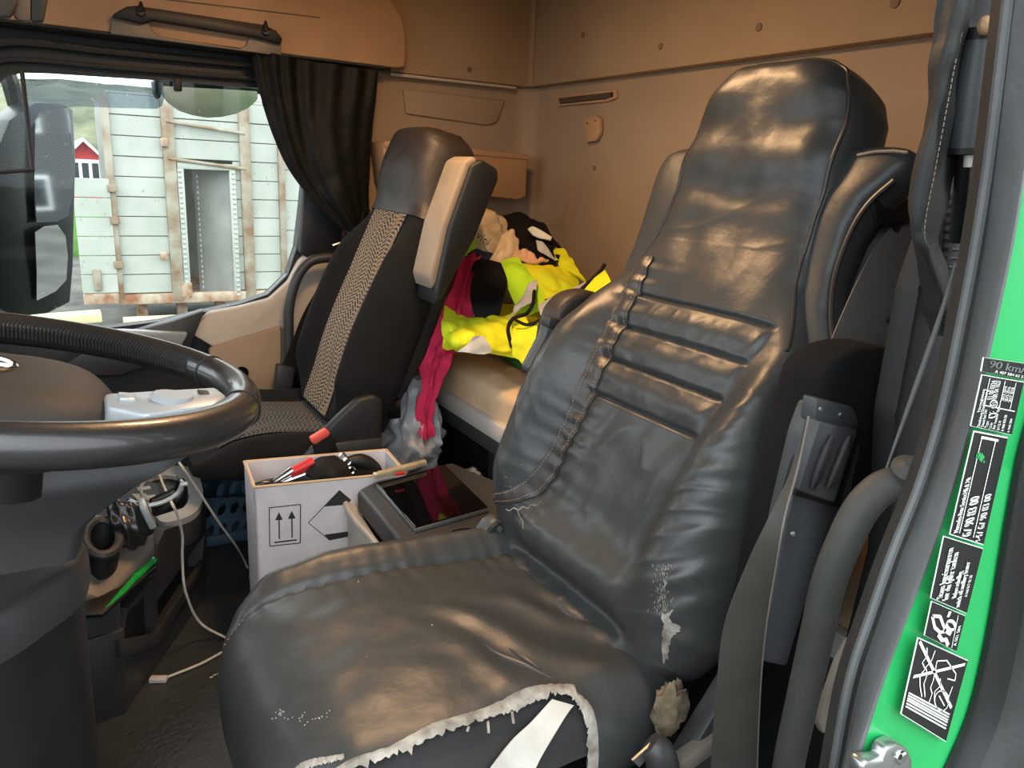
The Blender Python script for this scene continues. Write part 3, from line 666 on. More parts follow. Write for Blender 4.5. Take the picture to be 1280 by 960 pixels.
mb = MB()
for k in range(24):
    t = k / 23; y, s = ys(634 + 42 * t, 637 - 8 * t * t + 1.5 * math.sin(k)); mb.ball(B.on(y, s, .0008), (.0016, .0016, .0012), 5)
mb.tube([B.on(*ys(*p), .002) for p in [(648, 637), (650, 645), (655, 652), (655, 662)]], .0005, 4)
obj('frayed_seam', mb, 'torn', bk, kind='stuff')

# ---------------------------------------------------------------- seat cushion
ZC = -.605
def cw(x): return np.interp(x, [.135, .15, .175, .22, .32, .5, .6, .66], [.12, .165, .205, .240, .262, .262, .25, .22])
def ctop(x, y):
    h = .010 * gauss(x, .33, .15) - .016 * sm(x, .44, .62) * (1 - sm(abs(y), .12, .2))
    h += .030 * sm(y, .150, .205) * sm(x, .10, .25)                  # far bolster
    h -= .010 * gauss(y, .155 - .3 * max(0, .2 - x), .006) * sm(x, .10, .16)     # its seam
    h -= .020 * sm(.24 - x, 0, .10)
    h += .0045 * nz3(x * 7, y * 9, 3) + .002 * nz3(x * 20, y * 24, 5)
    h += .0011 * math.exp(-abs(y - .15) / .025) * math.sin(x * 190 + 3 * nz3(x * 12, y * 9, 7)) * sm(x, .1, .2)
    q = sm(x, .36, .44) * sm(.05 - y, 0, .05); h += .0035 * q * math.sin(60 * (x + .6 * y) + 2 * nz3(x * 9, y * 9, 1))
    return ZC + h
def cushion_z(x, y):
    w_ = cw(x); e = (1 - min(1, abs(y) / w_) ** 7) ** (1 / 2.2); k = max(0, min(1, (x - .135) / .06)); kk = (1 - (1 - k) ** 2.4) ** .45
    return ZC - .09 + (ctop(x, y) - ZC + .09) * e * kk
hole_px = [(372, 952), (430, 946), (490, 934), (545, 907), (600, 893), (645, 874), (700, 864), (722, 868), (738, 888), (746, 925), (738, 970), (700, 1000), (600, 1010), (420, 1010)]
hole = np.array([at(*p, Z=ZC)[:2] for p in hole_px])
def inside(p, poly):
    c = False; n = len(poly)
    for i in range(n):
        a, b = poly[i], poly[(i + 1) % n]
        if (a[1] > p[1]) != (b[1] > p[1]) and p[0] < (b[0] - a[0]) * (p[1] - a[1]) / (b[1] - a[1]) + a[0]: c = not c
    return c
secs = []; nu = 130
for x in np.linspace(.136, .66, 150):
    w_ = cw(x); q = np.linspace(-1, 1, nu); q = .35 * np.sin(q * math.pi / 2) + .65 * q
    f = [(x, YD0 + w_ * a, cushion_z(x, w_ * a)) for a in q]
    b_ = [(x, YD0 + w_ * .97 * a, ZC - .09 - .07 * (1 - abs(a) ** 7) ** .4) for a in q[::-1][1:-1:6]]
    secs.append(f + b_)
mb = MB().loft(secs); V = np.array(mb.v); keep = []
for f in mb.f:
    c = V[list(f)].mean(axis=0)
    if len(f) == 4 and c[2] > ZC - .08 and inside(c[:2], hole): continue
    keep.append(f)
mb.f = keep
cu = obj('cushion', mb, 'leather', seat, label='black leather cushion cover, torn open on the near side', angle=60)
# velvet upholstery showing through the tear
g = []
for x in np.linspace(.16, .60, 60):
    g.append([(x, YD0 + y, cushion_z(x, y) - .012 + .004 * nz3(x * 12, y * 14, 9) - .006 * gauss(y + .13, .3 * (x - .33), .006)) for y in np.linspace(-cw(x) * .975, .02, 50)])
obj('inner_upholstery', MB().grid(g), 'velvet', seat, label='black velvet upholstery under the torn cover')
# frayed torn edge
def strip(up, lo_, name, m, seed, rag=.005, lift=.0022):
    U = bend([at(*p, Z=ZC) for p in up], 9); D = bend([at(*p, Z=ZC) for p in lo_], 9); n = max(len(U), len(D)); rd = random.Random(seed)
    f = lambda P_, t: np.array([np.interp(t, np.linspace(0, 1, len(P_)), P_[:, i]) for i in range(3)])
    g = []
    for k in range(120):
        t = k / 119; a, b = f(U, t), f(D, t); j = rag * (nz3(k * .45, seed, 0) + (rd.uniform(-1, 1) if rd.random() < .3 else 0)); b = b + (b - a) / (np.linalg.norm(b - a) + 1e-6) * j
        row = []
        for q in np.linspace(0, 1, 6):
            p = a + (b - a) * q; z = cushion_z(p[0], p[1] - YD0); row.append((p[0], p[1], z + .0015 + lift * math.sin(q * math.pi * .8) + .0015 * nz3(k * .3, q * 3, seed)))
        g.append(row)
    return obj(name, MB().grid(g), m, cu)
strip([(400, 952), (480, 933), (545, 907), (600, 890), (645, 870), (690, 857), (718, 851)], [(410, 958), (486, 942), (548, 920), (604, 901), (645, 886), (690, 871), (722, 866)], 'torn_edge', 'torn', 1)
strip([(712, 856), (742, 870), (758, 905), (755, 945), (744, 975)], [(706, 864), (731, 880), (744, 912), (741, 948), (730, 975)], 'torn_edge', 'torn', 4)
strip([(352, 944), (375, 937), (430, 938)], [(352, 950), (376, 944), (430, 943)], 'scrape', 'torn', 6, .002, .001)
for px, py, dx, dy in ((640, 890, 2, 14), (610, 902, 1, 14), (586, 908, -2, 6)):
    obj('thread', MB().tube([at(px, py, Z=ZC + .003), at(px + dx, py + dy, Z=ZC - .002)], .0016, 5), 'torn', cu)
sa = bend([at(*p, Z=ZC + .002) for p in [(690, 872), (664, 891), (622, 923), (585, 952), (545, 985)]], 8); sb = bend([at(*p, Z=ZC + .002) for p in [(718, 873), (691, 897), (652, 933), (615, 965), (578, 1000)]], 8)
for A_ in (sa, sb):
    for p in A_: p[2] = cushion_z(p[0], p[1] - YD0) + .002
obj('strap', MB().ribbon(sa, sb, .0015), 'strap_pale', seat, label='pale grey webbing strap across the torn hole')
# creases radiating from the tear, loose corner by the backrest
def crease(pts, r=.0022, m='leather_smooth'):
    P_ = bend([at(*p, Z=ZC) for p in pts], 8); n = len(P_)
    for p in P_: p[2] = cushion_z(p[0], p[1] - YD0) + .0005
    return MB().tube(P_, [r * math.sin(math.pi * (k + .3) / (n + .3)) + .0004 for k in range(n)], 7)
for pts in ([(604, 806), (622, 820), (650, 832), (690, 848)], [(636, 812), (655, 826), (675, 838)]):
    obj('crease', crease(pts, .003), 'leather', cu)
mb = MB(); rd = random.Random(9)
for k in range(30):
    px, py = rd.choice([(350, 880), (370, 890), (395, 897)]); px += rd.gauss(0, 8); py += rd.gauss(0, 3); p = at(px, py, Z=ZC); mb.ball((p[0], p[1], cushion_z(p[0], p[1] - YD0) + .0003), .0009, 5)
for px, py in ((395, 694), (448, 735), (540, 788), (458, 830)): p = at(px, py, Z=ZC); mb.ball((p[0], p[1], cushion_z(p[0], p[1] - YD0) + .0005), .0012, 5)
obj('specks', mb, 'torn', cu, kind='stuff')
# white cracked stitching along the far seam
mb = MB()
for k in range(70):
    x = .13 + .38 * k / 69; y = .155 - .3 * max(0, .2 - x) + .003 * nz3(k * .4, 0, 0); mb.ball((x, YD0 + y, cushion_z(x, y) + .001), (.003, .0010, .0008), 5)
obj('far_seam', mb, 'stitch', cu, kind='stuff')
# foam poking out where cushion meets backrest
mb = MB(); rd = random.Random(4)
c = at(838, 885, Y=.60)
mb.ball((0, 0, 0), 1, 28); mb.v = [tuple(c + np.array(p) * [.024, .016, .034] * (1 + .35 * nz3(p[0] * 2.2, p[1] * 2.2, p[2] * 2.2) + .22 * nz3(p[0] * 6, p[1] * 6, p[2] * 6))) for p in mb.v]
obj('foam_lump', mb, 'foam', seat)
# seat frame and suspension
obj('frame_side', MB().prism([(.52, .60, -.86), (.66, .60, -.86), (.735, .60, -.56), (.71, .60, -.55), (.60, .60, -.70), (.53, .60, -.78)], (0, -.03, 0), .005), 'plastic', seat)
obj('frame_side', MB().box((.45, 1.10, -.80), (.36, .03, .12), bev=.02), 'plastic_dark', seat)
obj('side_cover', MB().prism([(.18, .605, -.74), (.62, .605, -.74), (.62, .605, -.86), (.20, .605, -.86)], (0, -.02, 0), .008), 'plastic', seat)
obj('knob', MB().tube(bend([at(812, 930, Y=.57), at(826, 945, Y=.56), at(832, 990, Y=.56)], 6), [.016 + .006 * q for q in np.linspace(0, 1, 13)], 12), 'plastic', seat)
obj('lever', MB().ribbon([at(790, 950, Y=.57), at(826, 918, Y=.57)], [at(798, 958, Y=.57), at(830, 926, Y=.57)], .003), 'steel', seat)
obj('belt_rail', MB().box(at(862, 945, Y=.57), (.16, .02, .022), bev=.003, R=[[.96, 0, -.26], [0, 1, 0], [.26, 0, .96]]), 'taupe', seat)
obj('suspension', MB().box((.38, .87, -.93), (.42, .36, .24), bev=.02), 'plastic_dark', seat)
secs = [[(x, y, z) for (x, y) in ((.16 + o_, .68), (.60 + o_, .68), (.60 + o_, 1.06), (.16 + o_, 1.06))] for z, o_ in ((-.80, 0), (-1.05, .03))]
obj('plinth', MB().loft(secs), 'plastic_dark', seat)
# near armrest folded up beside the backrest
R_ = np.array([[math.cos(REC), 0, math.sin(REC)], [0, 1, 0], [-math.sin(REC), 0, math.cos(REC)]])
arm_px = [(1010, 540), (1024, 500), (1034, 466), (1054, 446), (1080, 436), (1110, 434), (1134, 442), (1145, 460), (1140, 500), (1126, 560), (1100, 640), (1066, 715), (1046, 775), (1034, 830), (1000, 842), (962, 832), (964, 770), (986, 650)]
ar = obj('armrest', MB().prism(pl(arm_px, Y=.528), (0, .066, 0), .016, 4), 'black_fabric', seat, label='folded-up near armrest in dark scuffed fabric', angle=60)
br = pl([(1010, 545), (1025, 505), (1068, 520), (1078, 560), (1060, 640), (1020, 720), (995, 800), (985, 835), (958, 830), (962, 770), (985, 650)], Y=.523)
obj('bracket', MB().prism(br, (0, .03, 0), .006), 'grey_plastic', ar)
obj('hinge_plate', MB().prism(pl([(1022, 498), (1066, 508), (1074, 525), (1072, 540), (1018, 528)], Y=.517), (0, .02, 0), .003), 'grey_plastic', ar)
obj('adjuster_frame', MB().prism(pl([(1022, 526), (1078, 540), (1050, 636), (994, 620)], Y=.5185), (0, .02, 0), .003), 'plastic_dark', ar)
kn = obj('adjuster_wheel', MB().prism(pl([(1026, 526), (1074, 538), (1044, 630), (998, 614)], Y=.508), (0, .02, 0), .004), 'grey_plastic', ar)
u0, u1 = at(1043, 532, Y=.508), at(1013, 619, Y=.508)
for off in (-11, 11): obj('groove', MB().tube([at(1051 + off, 545, Y=.507), at(1044 + off, 560, Y=.507), at(1030 + off * .95, 596, Y=.507), at(1024 + off * .9, 610, Y=.507)], [.004, .0075, .0075, .004], 12), 'plastic_dark', kn)
for px, py in ((1024, 511), (1049, 518), (990, 667)): obj('screw', MB().disc(at(px, py, Y=.518), (0, -1, 0), .003, .003, 10, .001), 'steel', ar)
# far armrest, folded up on the passenger side
fo = obj('armrest', MB().prism(pl([(690, 412), (698, 388), (713, 371), (734, 364), (752, 366), (762, 380), (748, 412), (722, 446), (700, 470), (676, 490)], Y=1.17), (0, .06, 0), .016, 4), 'brown_black', seat, label='folded-up far armrest with dark plastic hinge', angle=60)
obj('hinge_arm', MB().prism(pl([(688, 398), (712, 404), (706, 420), (676, 462), (664, 470), (660, 462), (682, 420)], Y=1.155), (0, .03, 0), .006), 'grey_plastic', fo)
obj('hinge_cap', MB().prism(pl([(688, 396), (713, 402), (708, 414), (685, 410)], Y=1.148), (0, .03, 0), .005), 'plastic', fo)
# handset with buttons by the far hip
hs = obj('control_handset', MB().prism(pl([(612, 655), (624, 648), (634, 656), (632, 672), (616, 692), (602, 686), (600, 672)], Y=1.06), (0, .03, 0), .006), 'grey_plastic', seat)
hsf = obj('key_plate', MB().prism(pl([(614, 660), (624, 653), (630, 660), (628, 670), (614, 685), (605, 680), (604, 673)], Y=1.055), (0, .01, 0), .003), 'plastic_dark', hs)
for px, py in ((624, 661), (617, 669), (610, 678)): obj('key', MB().disc(at(px, py, Y=1.055), (0, -1, .2), .0055, .002, 12), 'grey_plastic', hsf)
bu = obj('buckle', MB().box(at(568, 690, Y=1.15), (.075, .03, .05), bev=.01, R=[[.9, 0, -.4], [0, 1, 0], [.4, 0, .9]]), 'plastic_dark', seat)
obj('release_button', MB().prism(pl([(552, 683), (575, 670), (584, 673), (582, 680), (566, 690), (556, 690)], Y=1.13), (0, .014, 0), .003), 'buckle_red', bu, label='coral red release button')
# ================================================================ passenger seat
YP = 1.98
ps = thing('passenger_seat', (.45, YP, -1.05), 'black fabric passenger seat with wavy patterned centre panel', 'seat')
def pfront(y, s):
    h = .012 * gauss(s, .25, .15) + .035 * sm(s, .55, .70)
    h += .050 * sm(abs(y), .10, .19) * sm(s, .0, .12) * (1 - sm(s, .42, .60))
    return h + .002 * nz3(y * 18, s * 15, 11)
PW = [(-.02, .19), (.03, .235), (.15, .255), (.35, .255), (.46, .235), (.54, .195), (.60, .168), (.68, .155), (.75, .148), (.78, .13), (.80, .10)]
PB = Back((.555, YP, -.63), math.radians(22.5), PW, lambda s: np.interp(s, [0, .5, .62, .8], [.13, .12, .12, .12]), pfront, -.02, .80, .03)
pbk = obj('backrest', PB.mesh(64, 110), 'black_fabric', ps, angle=60)
# headrest cap over the top of the back, a shade browner
secs = []
for s in np.linspace(.555, .803, 30):
    w_ = PB.W(s) + .004; q = np.linspace(-1, 1, 30); e = lambda a: (1 - abs(a) ** 5) ** (1 / 2.2)
    k = max(0, min(1, (.803 - s) / .04, (s - .555) / .004)); kk = (1 - (1 - k) ** 2.4) ** .5; mid = -.06
    f = [PB.pt(w_ * a, s, mid + (pfront(w_ * a, s) + .005 - mid) * e(a) * kk) for a in q]; b_ = [PB.pt(w_ * a, s, mid - .066 * e(a) * kk) for a in q[::-1][1:-1]]
    secs.append(f + b_)
obj('headrest', MB().loft(secs), 'brown_black', pbk, angle=60)
def inlay(nu=26, nv=60, s0=.005, s1=.575, w0=.10, w1=.115):
    g, uvs = [], []
    for s in np.linspace(s0, s1, nv):
        w_ = np.interp(s, [s0, .3, s1], [w0, .105, w1]); row = []
        for y in np.linspace(-w_, w_, nu): row.append(PB.on(y, s, .003)); uvs.append((y, s))
        g.append(row)
    return MB().grid(g), uvs
mb, uvs = inlay(); obj('patterned_panel', mb, 'wave', pbk, uv=uvs, label='wavy beige line pattern panel')
# near bolster armrest folded upright: beige pad on a black body
ax_ = PB.d; ni = PB.n
def abox(s0, s1, y0, y1, h0, h1): return (PB.pt((y0 + y1) / 2, (s0 + s1) / 2, (h0 + h1) / 2), (abs(h1 - h0), abs(y1 - y0), abs(s1 - s0)), np.array([ni, [0, 1, 0], ax_]).T)
def slab(pts_sh, y0, y1, bev=.008):
    return MB().prism([PB.pt(y0, s, h) for s, h in pts_sh], (0, y1 - y0, 0), bev, 3)
pa = obj('armrest', slab([(.375, -.045), (.40, -.055), (.55, -.078), (.70, -.078), (.72, -.066), (.722, -.02), (.70, .0), (.55, -.005), (.41, -.03)], -.255, -.362), 'plastic_dark', ps, label='folded-up armrest, black body with beige pad')
obj('pad', slab([(.405, -.028), (.43, -.035), (.55, -.012), (.69, -.008), (.715, -.018), (.722, -.002), (.70, .016), (.55, .012), (.43, -.008)], -.252, -.354, .008), 'pad_tan', pa)
obj('back_shell', slab([(.02, -.12), (.25, -.15), (.55, -.14), (.72, -.12), (.70, -.10), (.05, -.08)], -.21, .21, .012), 'plastic_dark', ps)
# cushion
secs = []; uvs = []
def pz(x, y): return -.655 + .035 * sm(abs(y), .14, .22) - .03 * sm(.33 - x, 0, .10) + .015 * gauss(x, .4, .1)
for x in np.linspace(.225, .66, 50):
    w_ = np.interp(x, [.225, .25, .31, .6, .66], [.17, .21, .245, .25, .22]); q = np.linspace(-1, 1, 40); k = max(0, min(1, (x - .225) / .05)); kk = (1 - (1 - k) ** 2.4) ** .45
    f = [(x, YP + w_ * a, -.69 + (pz(x, w_ * a) + .69) * (1 - abs(a) ** 7) ** .45 * kk) for a in q]; b_ = [(x, YP + w_ * a, -.69 - .035 * (1 - abs(a) ** 7) ** .4) for a in q[::-1][1:-1:4]]
    secs.append(f + b_)
pc = obj('cushion', MB().loft(secs), 'black_fabric', ps, angle=60)
g, uvs = [], []
for x in np.linspace(.285, .585, 30):
    row = []
    for y in np.linspace(-.14, .14, 24): row.append((x, YP + y, pz(x, y) + .004)); uvs.append((y, x))
    g.append(row)
M['wave_dark'] = wave_mat('wave_fabric_dark', (30, 30, 30), (84, 80, 75), 88)
obj('patterned_panel', MB().grid(g), 'wave_dark', pc, uv=uvs)
# black plastic side cover and seat base
sc = pl([(392, 562), (402, 543), (425, 520), (448, 499), (470, 494), (479, 500), (478, 560), (476, 580), (400, 580)], Y=1.715)
obj('side_cover', MB().prism(sc, (0, .03, 0), .010, 3), 'plastic_dark', ps)
obj('recliner_lever', MB().prism(pl([(380, 572), (392, 558), (440, 552), (478, 548), (478, 580), (385, 588)], Y=1.708), (0, .02, 0), .006), 'plastic', ps)
obj('base', MB().box((.56, YP + .02, -.79), (.24, .40, .16), bev=.02), 'plastic_dark', ps)
obj('plinth', MB().box((.57, YP + .02, -.955), (.20, .36, .19), bev=.02), 'plastic_dark', ps)
pb = obj('buckle', MB().prism(pl([(392, 556), (408, 543), (418, 548), (424, 566), (418, 586), (396, 586)], Y=1.70), (0, .02, 0), .005), 'black_cloth', ps)
obj('release_button', MB().prism(pl([(388, 548), (408, 536), (413, 541), (412, 545), (394, 556), (389, 553)], Y=1.695), (0, .016, 0), .003), 'buckle_red', pb, label='pink release button')
obj('latch_bracket', MB().box(at(492, 510, Y=1.76), (.03, .03, .05), bev=.004, R=np.eye(3)), 'plastic_gloss', ps)
# passenger belt: webbing from the pillar down to a buckle block
pbt = thing('seat_belt', at(358, 480, Y=2.33), 'black seat belt with tongue hanging at the passenger door pillar', 'seat belt')
obj('webbing', MB().ribbon(bend(pl([(432, 305), (410, 340), (380, 390), (364, 430), (350, 462)], Y=2.33), 6), bend(pl([(448, 312), (425, 350), (396, 400), (382, 440), (372, 470)], Y=2.33), 6), .002), 'black_cloth', pbt)
obj('tongue', MB().prism(pl([(347, 456), (369, 460), (366, 488), (358, 494), (344, 486)], Y=2.315), (0, .03, 0), .005), 'plastic', pbt)
obj('clip', MB().tube(bend(pl([(416, 307), (424, 304), (431, 302), (433, 297), (442, 299)], Y=2.31), 5), .004, 6), 'chrome', pbt)
obj('grab_rail', MB().tube(bend(pl([(424, 322), (408, 322), (388, 327), (372, 346), (362, 380), (361, 420), (361, 452)], Y=2.345), 8), .0155, 12), 'plastic', label='black tubular grab rail beside the passenger door pillar', cat='grab rail')

# ---------------------------------------------------------------- passenger curtain
Lc = [(311, 62), (318, 92), (328, 130), (341, 170), (358, 208), (380, 240), (408, 266), (432, 286)]
Rc = [(471, 90), (470, 120), (468, 150), (466, 185), (465, 215), (464, 245), (462, 272), (458, 290)]
net = []
for j, (l, r_) in enumerate(zip(Lc, Rc)):
    row = []
    for i in range(9):
        t = i / 8; px = l[0] + (r_[0] - l[0]) * t; py = l[1] + (r_[1] - l[1]) * t; row.append(at(px, py, Y=2.36 - .015 * math.sin(t * 3.1) * (1 + j / 5)))
    net.append(row)
cur = thing('curtain', at(440, 300, Y=2.36), 'black gathered curtain tied back beside the passenger window', 'curtain')
fold = lambda u, v: (1.6 * math.sin(u * 46 + 2.5 * math.sin(v * 3) + 3 * math.sin(u * 5)) * (1 - .75 * sm(v, .05, .6)) + 2.2 * math.sin(u * 13 + v * 4 + 2 * math.sin(u * 4)))
obj('cloth', drape(net, 9, .0038, 9, 2, fold, .002), 'black_cloth', cur)
net2 = []
for (l, r_) in (((420, 272), (464, 262)), ((432, 290), (458, 290)), ((428, 310), (456, 312)), ((420, 345), (452, 345)), ((412, 400), (455, 400))):
    net2.append([at(l[0] + (r_[0] - l[0]) * i / 5, l[1] + (r_[1] - l[1]) * i / 5, Y=2.345) for i in range(6)])
obj('tied_tail', drape(net2, 7, .006, 12, 3, lambda u, v: 1.5 * math.sin(u * 22), .002), 'black_cloth', cur)
obj('tieback', MB().tube([at(430 + 28 * t, 290 + 4 * math.sin(t * 3), Y=2.335) for t in np.linspace(0, 1, 8)], .008, 8), 'plastic_dark', cur)
obj('curtain_rail', MB().tube([(-.3, 2.40, .30), (.93, 2.40, .292)], .008, 8), 'plastic_dark', cur)

# grab handle on the locker
gh = thing('assist_bar', at(250, 40, Y=2.34), 'black grab handle bar screwed to the overhead locker', 'handle')
obj('bar', MB().prism(pl([(141, 18), (158, 8), (170, 7), (330, 31), (345, 38), (353, 48), (352, 54), (342, 52), (320, 46), (300, 43), (190, 25), (178, 29), (142, 21)], Y=2.325), (0, .025, 0), .005), 'black_bar', gh)
obj('bracket', MB().prism(pl([(140, 20), (186, 27), (190, 38), (200, 46), (300, 61), (308, 56), (312, 45), (352, 52), (352, 70), (138, 42)], Y=2.346), (0, .012, 0), .002), 'taupe', gh)
for px, py in ((176, 14), (332, 38)):
    s_ = obj('screw_boss', MB().tube([at(px, py - 12, Y=2.318), at(px, py - 3, Y=2.316), at(px + 1, py, Y=2.316)], [.003, .008, .0095], 10), 'black_bar', gh)
    obj('screw_cap', MB().disc(at(px, py + 1, Y=2.323), (0, -1, 0), .011, .006, 14, .002), 'black_bar', gh)
# visor bracket in the front corner
vb = thing('sun_visor', at(20, 0, Y=1.95), 'grey folded side sun visor in the front roof corner', 'sun visor')
obj('blade', MB().prism(pl([(-40, -40), (18, -40), (22, 4), (14, 22), (-40, 24)], Y=1.98), (0, .02, 0), .006), 'grey_plastic', vb)
obj('hinge_post', MB().prism(pl([(20, -40), (39, -40), (39, 26), (26, 26), (16, 20)], Y=1.99), (0, .03, 0), .006), 'taupe', vb)
obj('end_cap', MB().prism(pl([(39, -40), (66, -40), (55, 24), (52, 28), (39, 26)], Y=1.99), (0, .03, 0), .006), 'plastic', vb)

# ---------------------------------------------------------------- fittings on the walls
sb = thing('storage_box', at(620, 250, Y=2.33), 'tan plastic wall pocket mounted below the ledge', 'pocket')
obj('body', MB().prism(pl([(478, 178), (496, 177), (660, 196), (658, 246), (648, 250), (484, 232)], Y=2.33), (0, .118, 0), .008), 'tan_plastic', sb)
obj('lid', MB().prism(pl([(480, 177), (496, 175), (661, 194), (661, 200), (480, 184)], Y=2.325), (0, .12, 0), .003), 'tan_plastic', sb)
vt = thing('air_vent', at(733, 122, X=1.46), 'narrow dark slotted air vent in the rear wall', 'vent')
obj('frame', MB().prism(pl([(693, 121), (770, 112), (771, 122), (760, 127), (697, 133)], X=1.462), (.012, 0, 0), .002), 'tan_plastic', vt)
vq = pl([(698, 123), (766, 115), (766, 121), (756, 124), (700, 130)], X=1.4605)
obj('opening', MB().prism(vq, (.006, 0, 0)), 'plastic_dark', vt)
for k in range(3):
    q = (k + .5) / 3; obj('louvre', MB().tube([at(699, 124 + 5 * q, X=1.459), at(763, 116 + 6 * q, X=1.459)], .0012, 6), 'button_tan', vt)
hk = thing('coat_hook', at(737, 175, X=1.46), 'beige folding coat hook on the rear wall', 'hook')
obj('plate', MB().prism(pl([(727, 155), (733, 147), (744, 144), (749, 148), (749, 166), (744, 176), (732, 178), (729, 165)], X=1.452), (.016, 0, 0), .004), 'tan_plastic', hk)
for px, py in ((734, 154), (744, 151)): obj('hole', MB().disc(at(px, py, X=1.452), (-1, 0, 0), .0028, .001, 10), 'plastic_dark', hk)

# ================================================================ bunk
XB, ZB = .925, -.61
bn = thing('bunk', (1.2, 1.4, -1.05), 'lower bunk bed with beige mattress and white front rail', 'bunk')
def mtop(x, y): return -.522 + .006 * nz3(x * 8, y * 8, 2) + .010 * math.sin(x * 9)
secs = []
for y in np.linspace(.46, 2.44, 60):
    k = max(0, min(1, (y - .46) / .04, (2.44 - y) / .04)); kk = (1 - (1 - k) ** 2) ** .5
    q = [(XB + .004, y, -.608), (XB + .001, y, -.58)] + [(XB + .001 + .022 * (1 - math.cos(a)), y, -.553 + (.026 + .004 * nz3(y * 9, 0, 0)) * math.sin(a) * kk) for a in np.linspace(0, math.pi / 2, 6)]
    q += [(x, y, -.61 + (mtop(x, y) + .61) * kk) for x in np.linspace(XB + .05, XR - .01, 18)] + [(XR - .005, y, -.60)]
    secs.append(q)
obj('mattress', MB().loft(secs), 'mattress', bn, angle=60)
obj('front_rail', MB().box((XB - .002, 1.45, -.628), (.03, 1.98, .046), bev=.006), 'white_trim', bn)
obj('bed_board', MB().box((1.2, 1.45, -.62), (.52, 1.98, .03), bev=.004), 'plastic_dark', bn)
obj('under_rail', MB().box((XB + .012, 1.45, -.675), (.03, 1.98, .05), bev=.006), 'grey_plastic', bn)
obj('base_front', MB().box((1.0, 1.45, -.87), (.06, 1.98, .35), bev=.006), 'plastic_dark', bn)
dp = obj('locker_door', MB().box((.965, 1.52, -.80), (.02, .42, .185), bev=.008), 'plastic', bn)
rc = at(583, 584, X=.954); obj('door_pull', MB().box(rc, (.012, .055, .028), bev=.008), 'plastic_gloss', dp)
obj('cord_knot', MB().tube(bend([at(582, 592, X=.93), at(590, 588, X=.92), at(597, 594, X=.92), at(594, 602, X=.915), at(600, 598, X=.91), at(604, 606, X=.91), at(610, 614, X=.9)], 8), [.005 + .006 * abs(math.sin(k * .5)) for k in range(49)], 8), 'strap_pale', label='knotted off-white cord end at the bunk locker pull', cat='cord')

# clothes on the bunk -------------------------------------------------------
def mound(outline, z0, hgt, amp, fr, seed, n=40, ridge=1, off=(0, 0)):
    """closed heap over an outline on the bunk"""
    loop = bend(list(outline) + [outline[0]], 8)[:-1]; c = loop.mean(axis=0); g = []
    for j, t in enumerate(np.linspace(1, .02, 26)):
        row = []
        for p in loop:
            q = c + (p - c) * t; h = hgt * (1 - t ** 3.0) ** .6
            k = nz3(q[0] * fr, q[1] * fr, seed) ; r_ = 1 - abs(nz3(q[0] * fr * .6 + 5, q[1] * fr * .9, seed + 2)) * 2
            row.append((q[0] + off[0] * (1 - t), q[1] + off[1] * (1 - t), z0 + h + (amp * (k + ridge * r_ * .7)) * (1 - t ** 6)))
        g.append(row)
    mb = MB().grid(g, True); n_ = len(loop); k = len(mb.v) - n_; mb.f.append(tuple(range(k, k + n_))); mb.f.append(tuple(range(n_))[::-1]); return mb
zM = -.52
def bk_(px, py, z): return at(px, py, Z=z)
hv = thing('safety_jacket', (1.1, 1.7, zM), 'crumpled fluorescent yellow safety jacket with grey reflective bands on the bunk', 'jacket')
obj('body', mound([np.clip(bk_(*p)[:2], (.94, 1.45), (1.42, 2.38)) for p in ((552, 436, zM), (560, 390, zM), (600, 372, zM + .05), (640, 350, zM + .05), (690, 340, zM + .04), (745, 350, zM + .05), (775, 380, zM), (745, 420, zM), (700, 440, zM), (660, 452, zM), (610, 442, zM), (580, 440, zM))], zM + .002, .085, .020, 9, 3), 'hivis', hv, angle=80)
def cl(rows): return [[at(a, b, Y=c) for a, b, c in r] for r in rows]
obj('collar', drape(cl([[(618, 330, 1.92), (632, 324, 1.92), (648, 322, 1.91)], [(630, 348, 1.84), (646, 340, 1.84), (664, 342, 1.83)], [(640, 372, 1.78), (656, 368, 1.77), (676, 362, 1.76)], [(652, 396, 1.72), (668, 390, 1.71), (684, 384, 1.70)]]), 7, .004, 14, 1), 'hivis2', hv)
obj('sleeve', drape(cl([[(650, 326, 1.95), (672, 330, 1.93), (700, 330, 1.92), (722, 340, 1.90)], [(662, 344, 1.86), (684, 346, 1.84), (704, 350, 1.83), (726, 358, 1.82)], [(678, 372, 1.76), (694, 372, 1.75), (712, 374, 1.74), (730, 374, 1.74)]]), 8, .008, 14, 5), 'hivis', hv)
obj('front_flap', drape(cl([[(556, 380, 1.80), (580, 392, 1.76), (600, 396, 1.74), (622, 394, 1.73), (650, 388, 1.72)], [(552, 408, 1.72), (580, 412, 1.66), (610, 414, 1.65), (640, 416, 1.64), (664, 410, 1.63)], [(552, 424, 1.70), (580, 428, 1.63), (610, 432, 1.62), (640, 436, 1.60), (666, 428, 1.60)], [(556, 436, 1.72), (580, 440, 1.64), (612, 442, 1.62), (640, 448, 1.60), (664, 446, 1.60)]]), 8, .009, 16, 8), 'hivis', hv)
obj('hem', drape(cl([[(640, 400, 1.64), (662, 402, 1.60), (690, 396, 1.57), (720, 376, 1.57)], [(638, 424, 1.60), (660, 428, 1.56), (684, 420, 1.53), (712, 400, 1.53)], [(642, 446, 1.585), (662, 460, 1.54), (672, 452, 1.52), (700, 420, 1.51)]]), 8, .008, 18, 9), 'hivis', hv)
def band(rows, name='reflective_band', m='reflect', seed=0): return obj(name, drape(cl(rows), 9, .006, 15, seed), m, hv)
band([[(672, 380, 1.70), (700, 366, 1.68), (732, 352, 1.67)], [(676, 396, 1.62), (704, 382, 1.60), (736, 366, 1.60)]], seed=1)
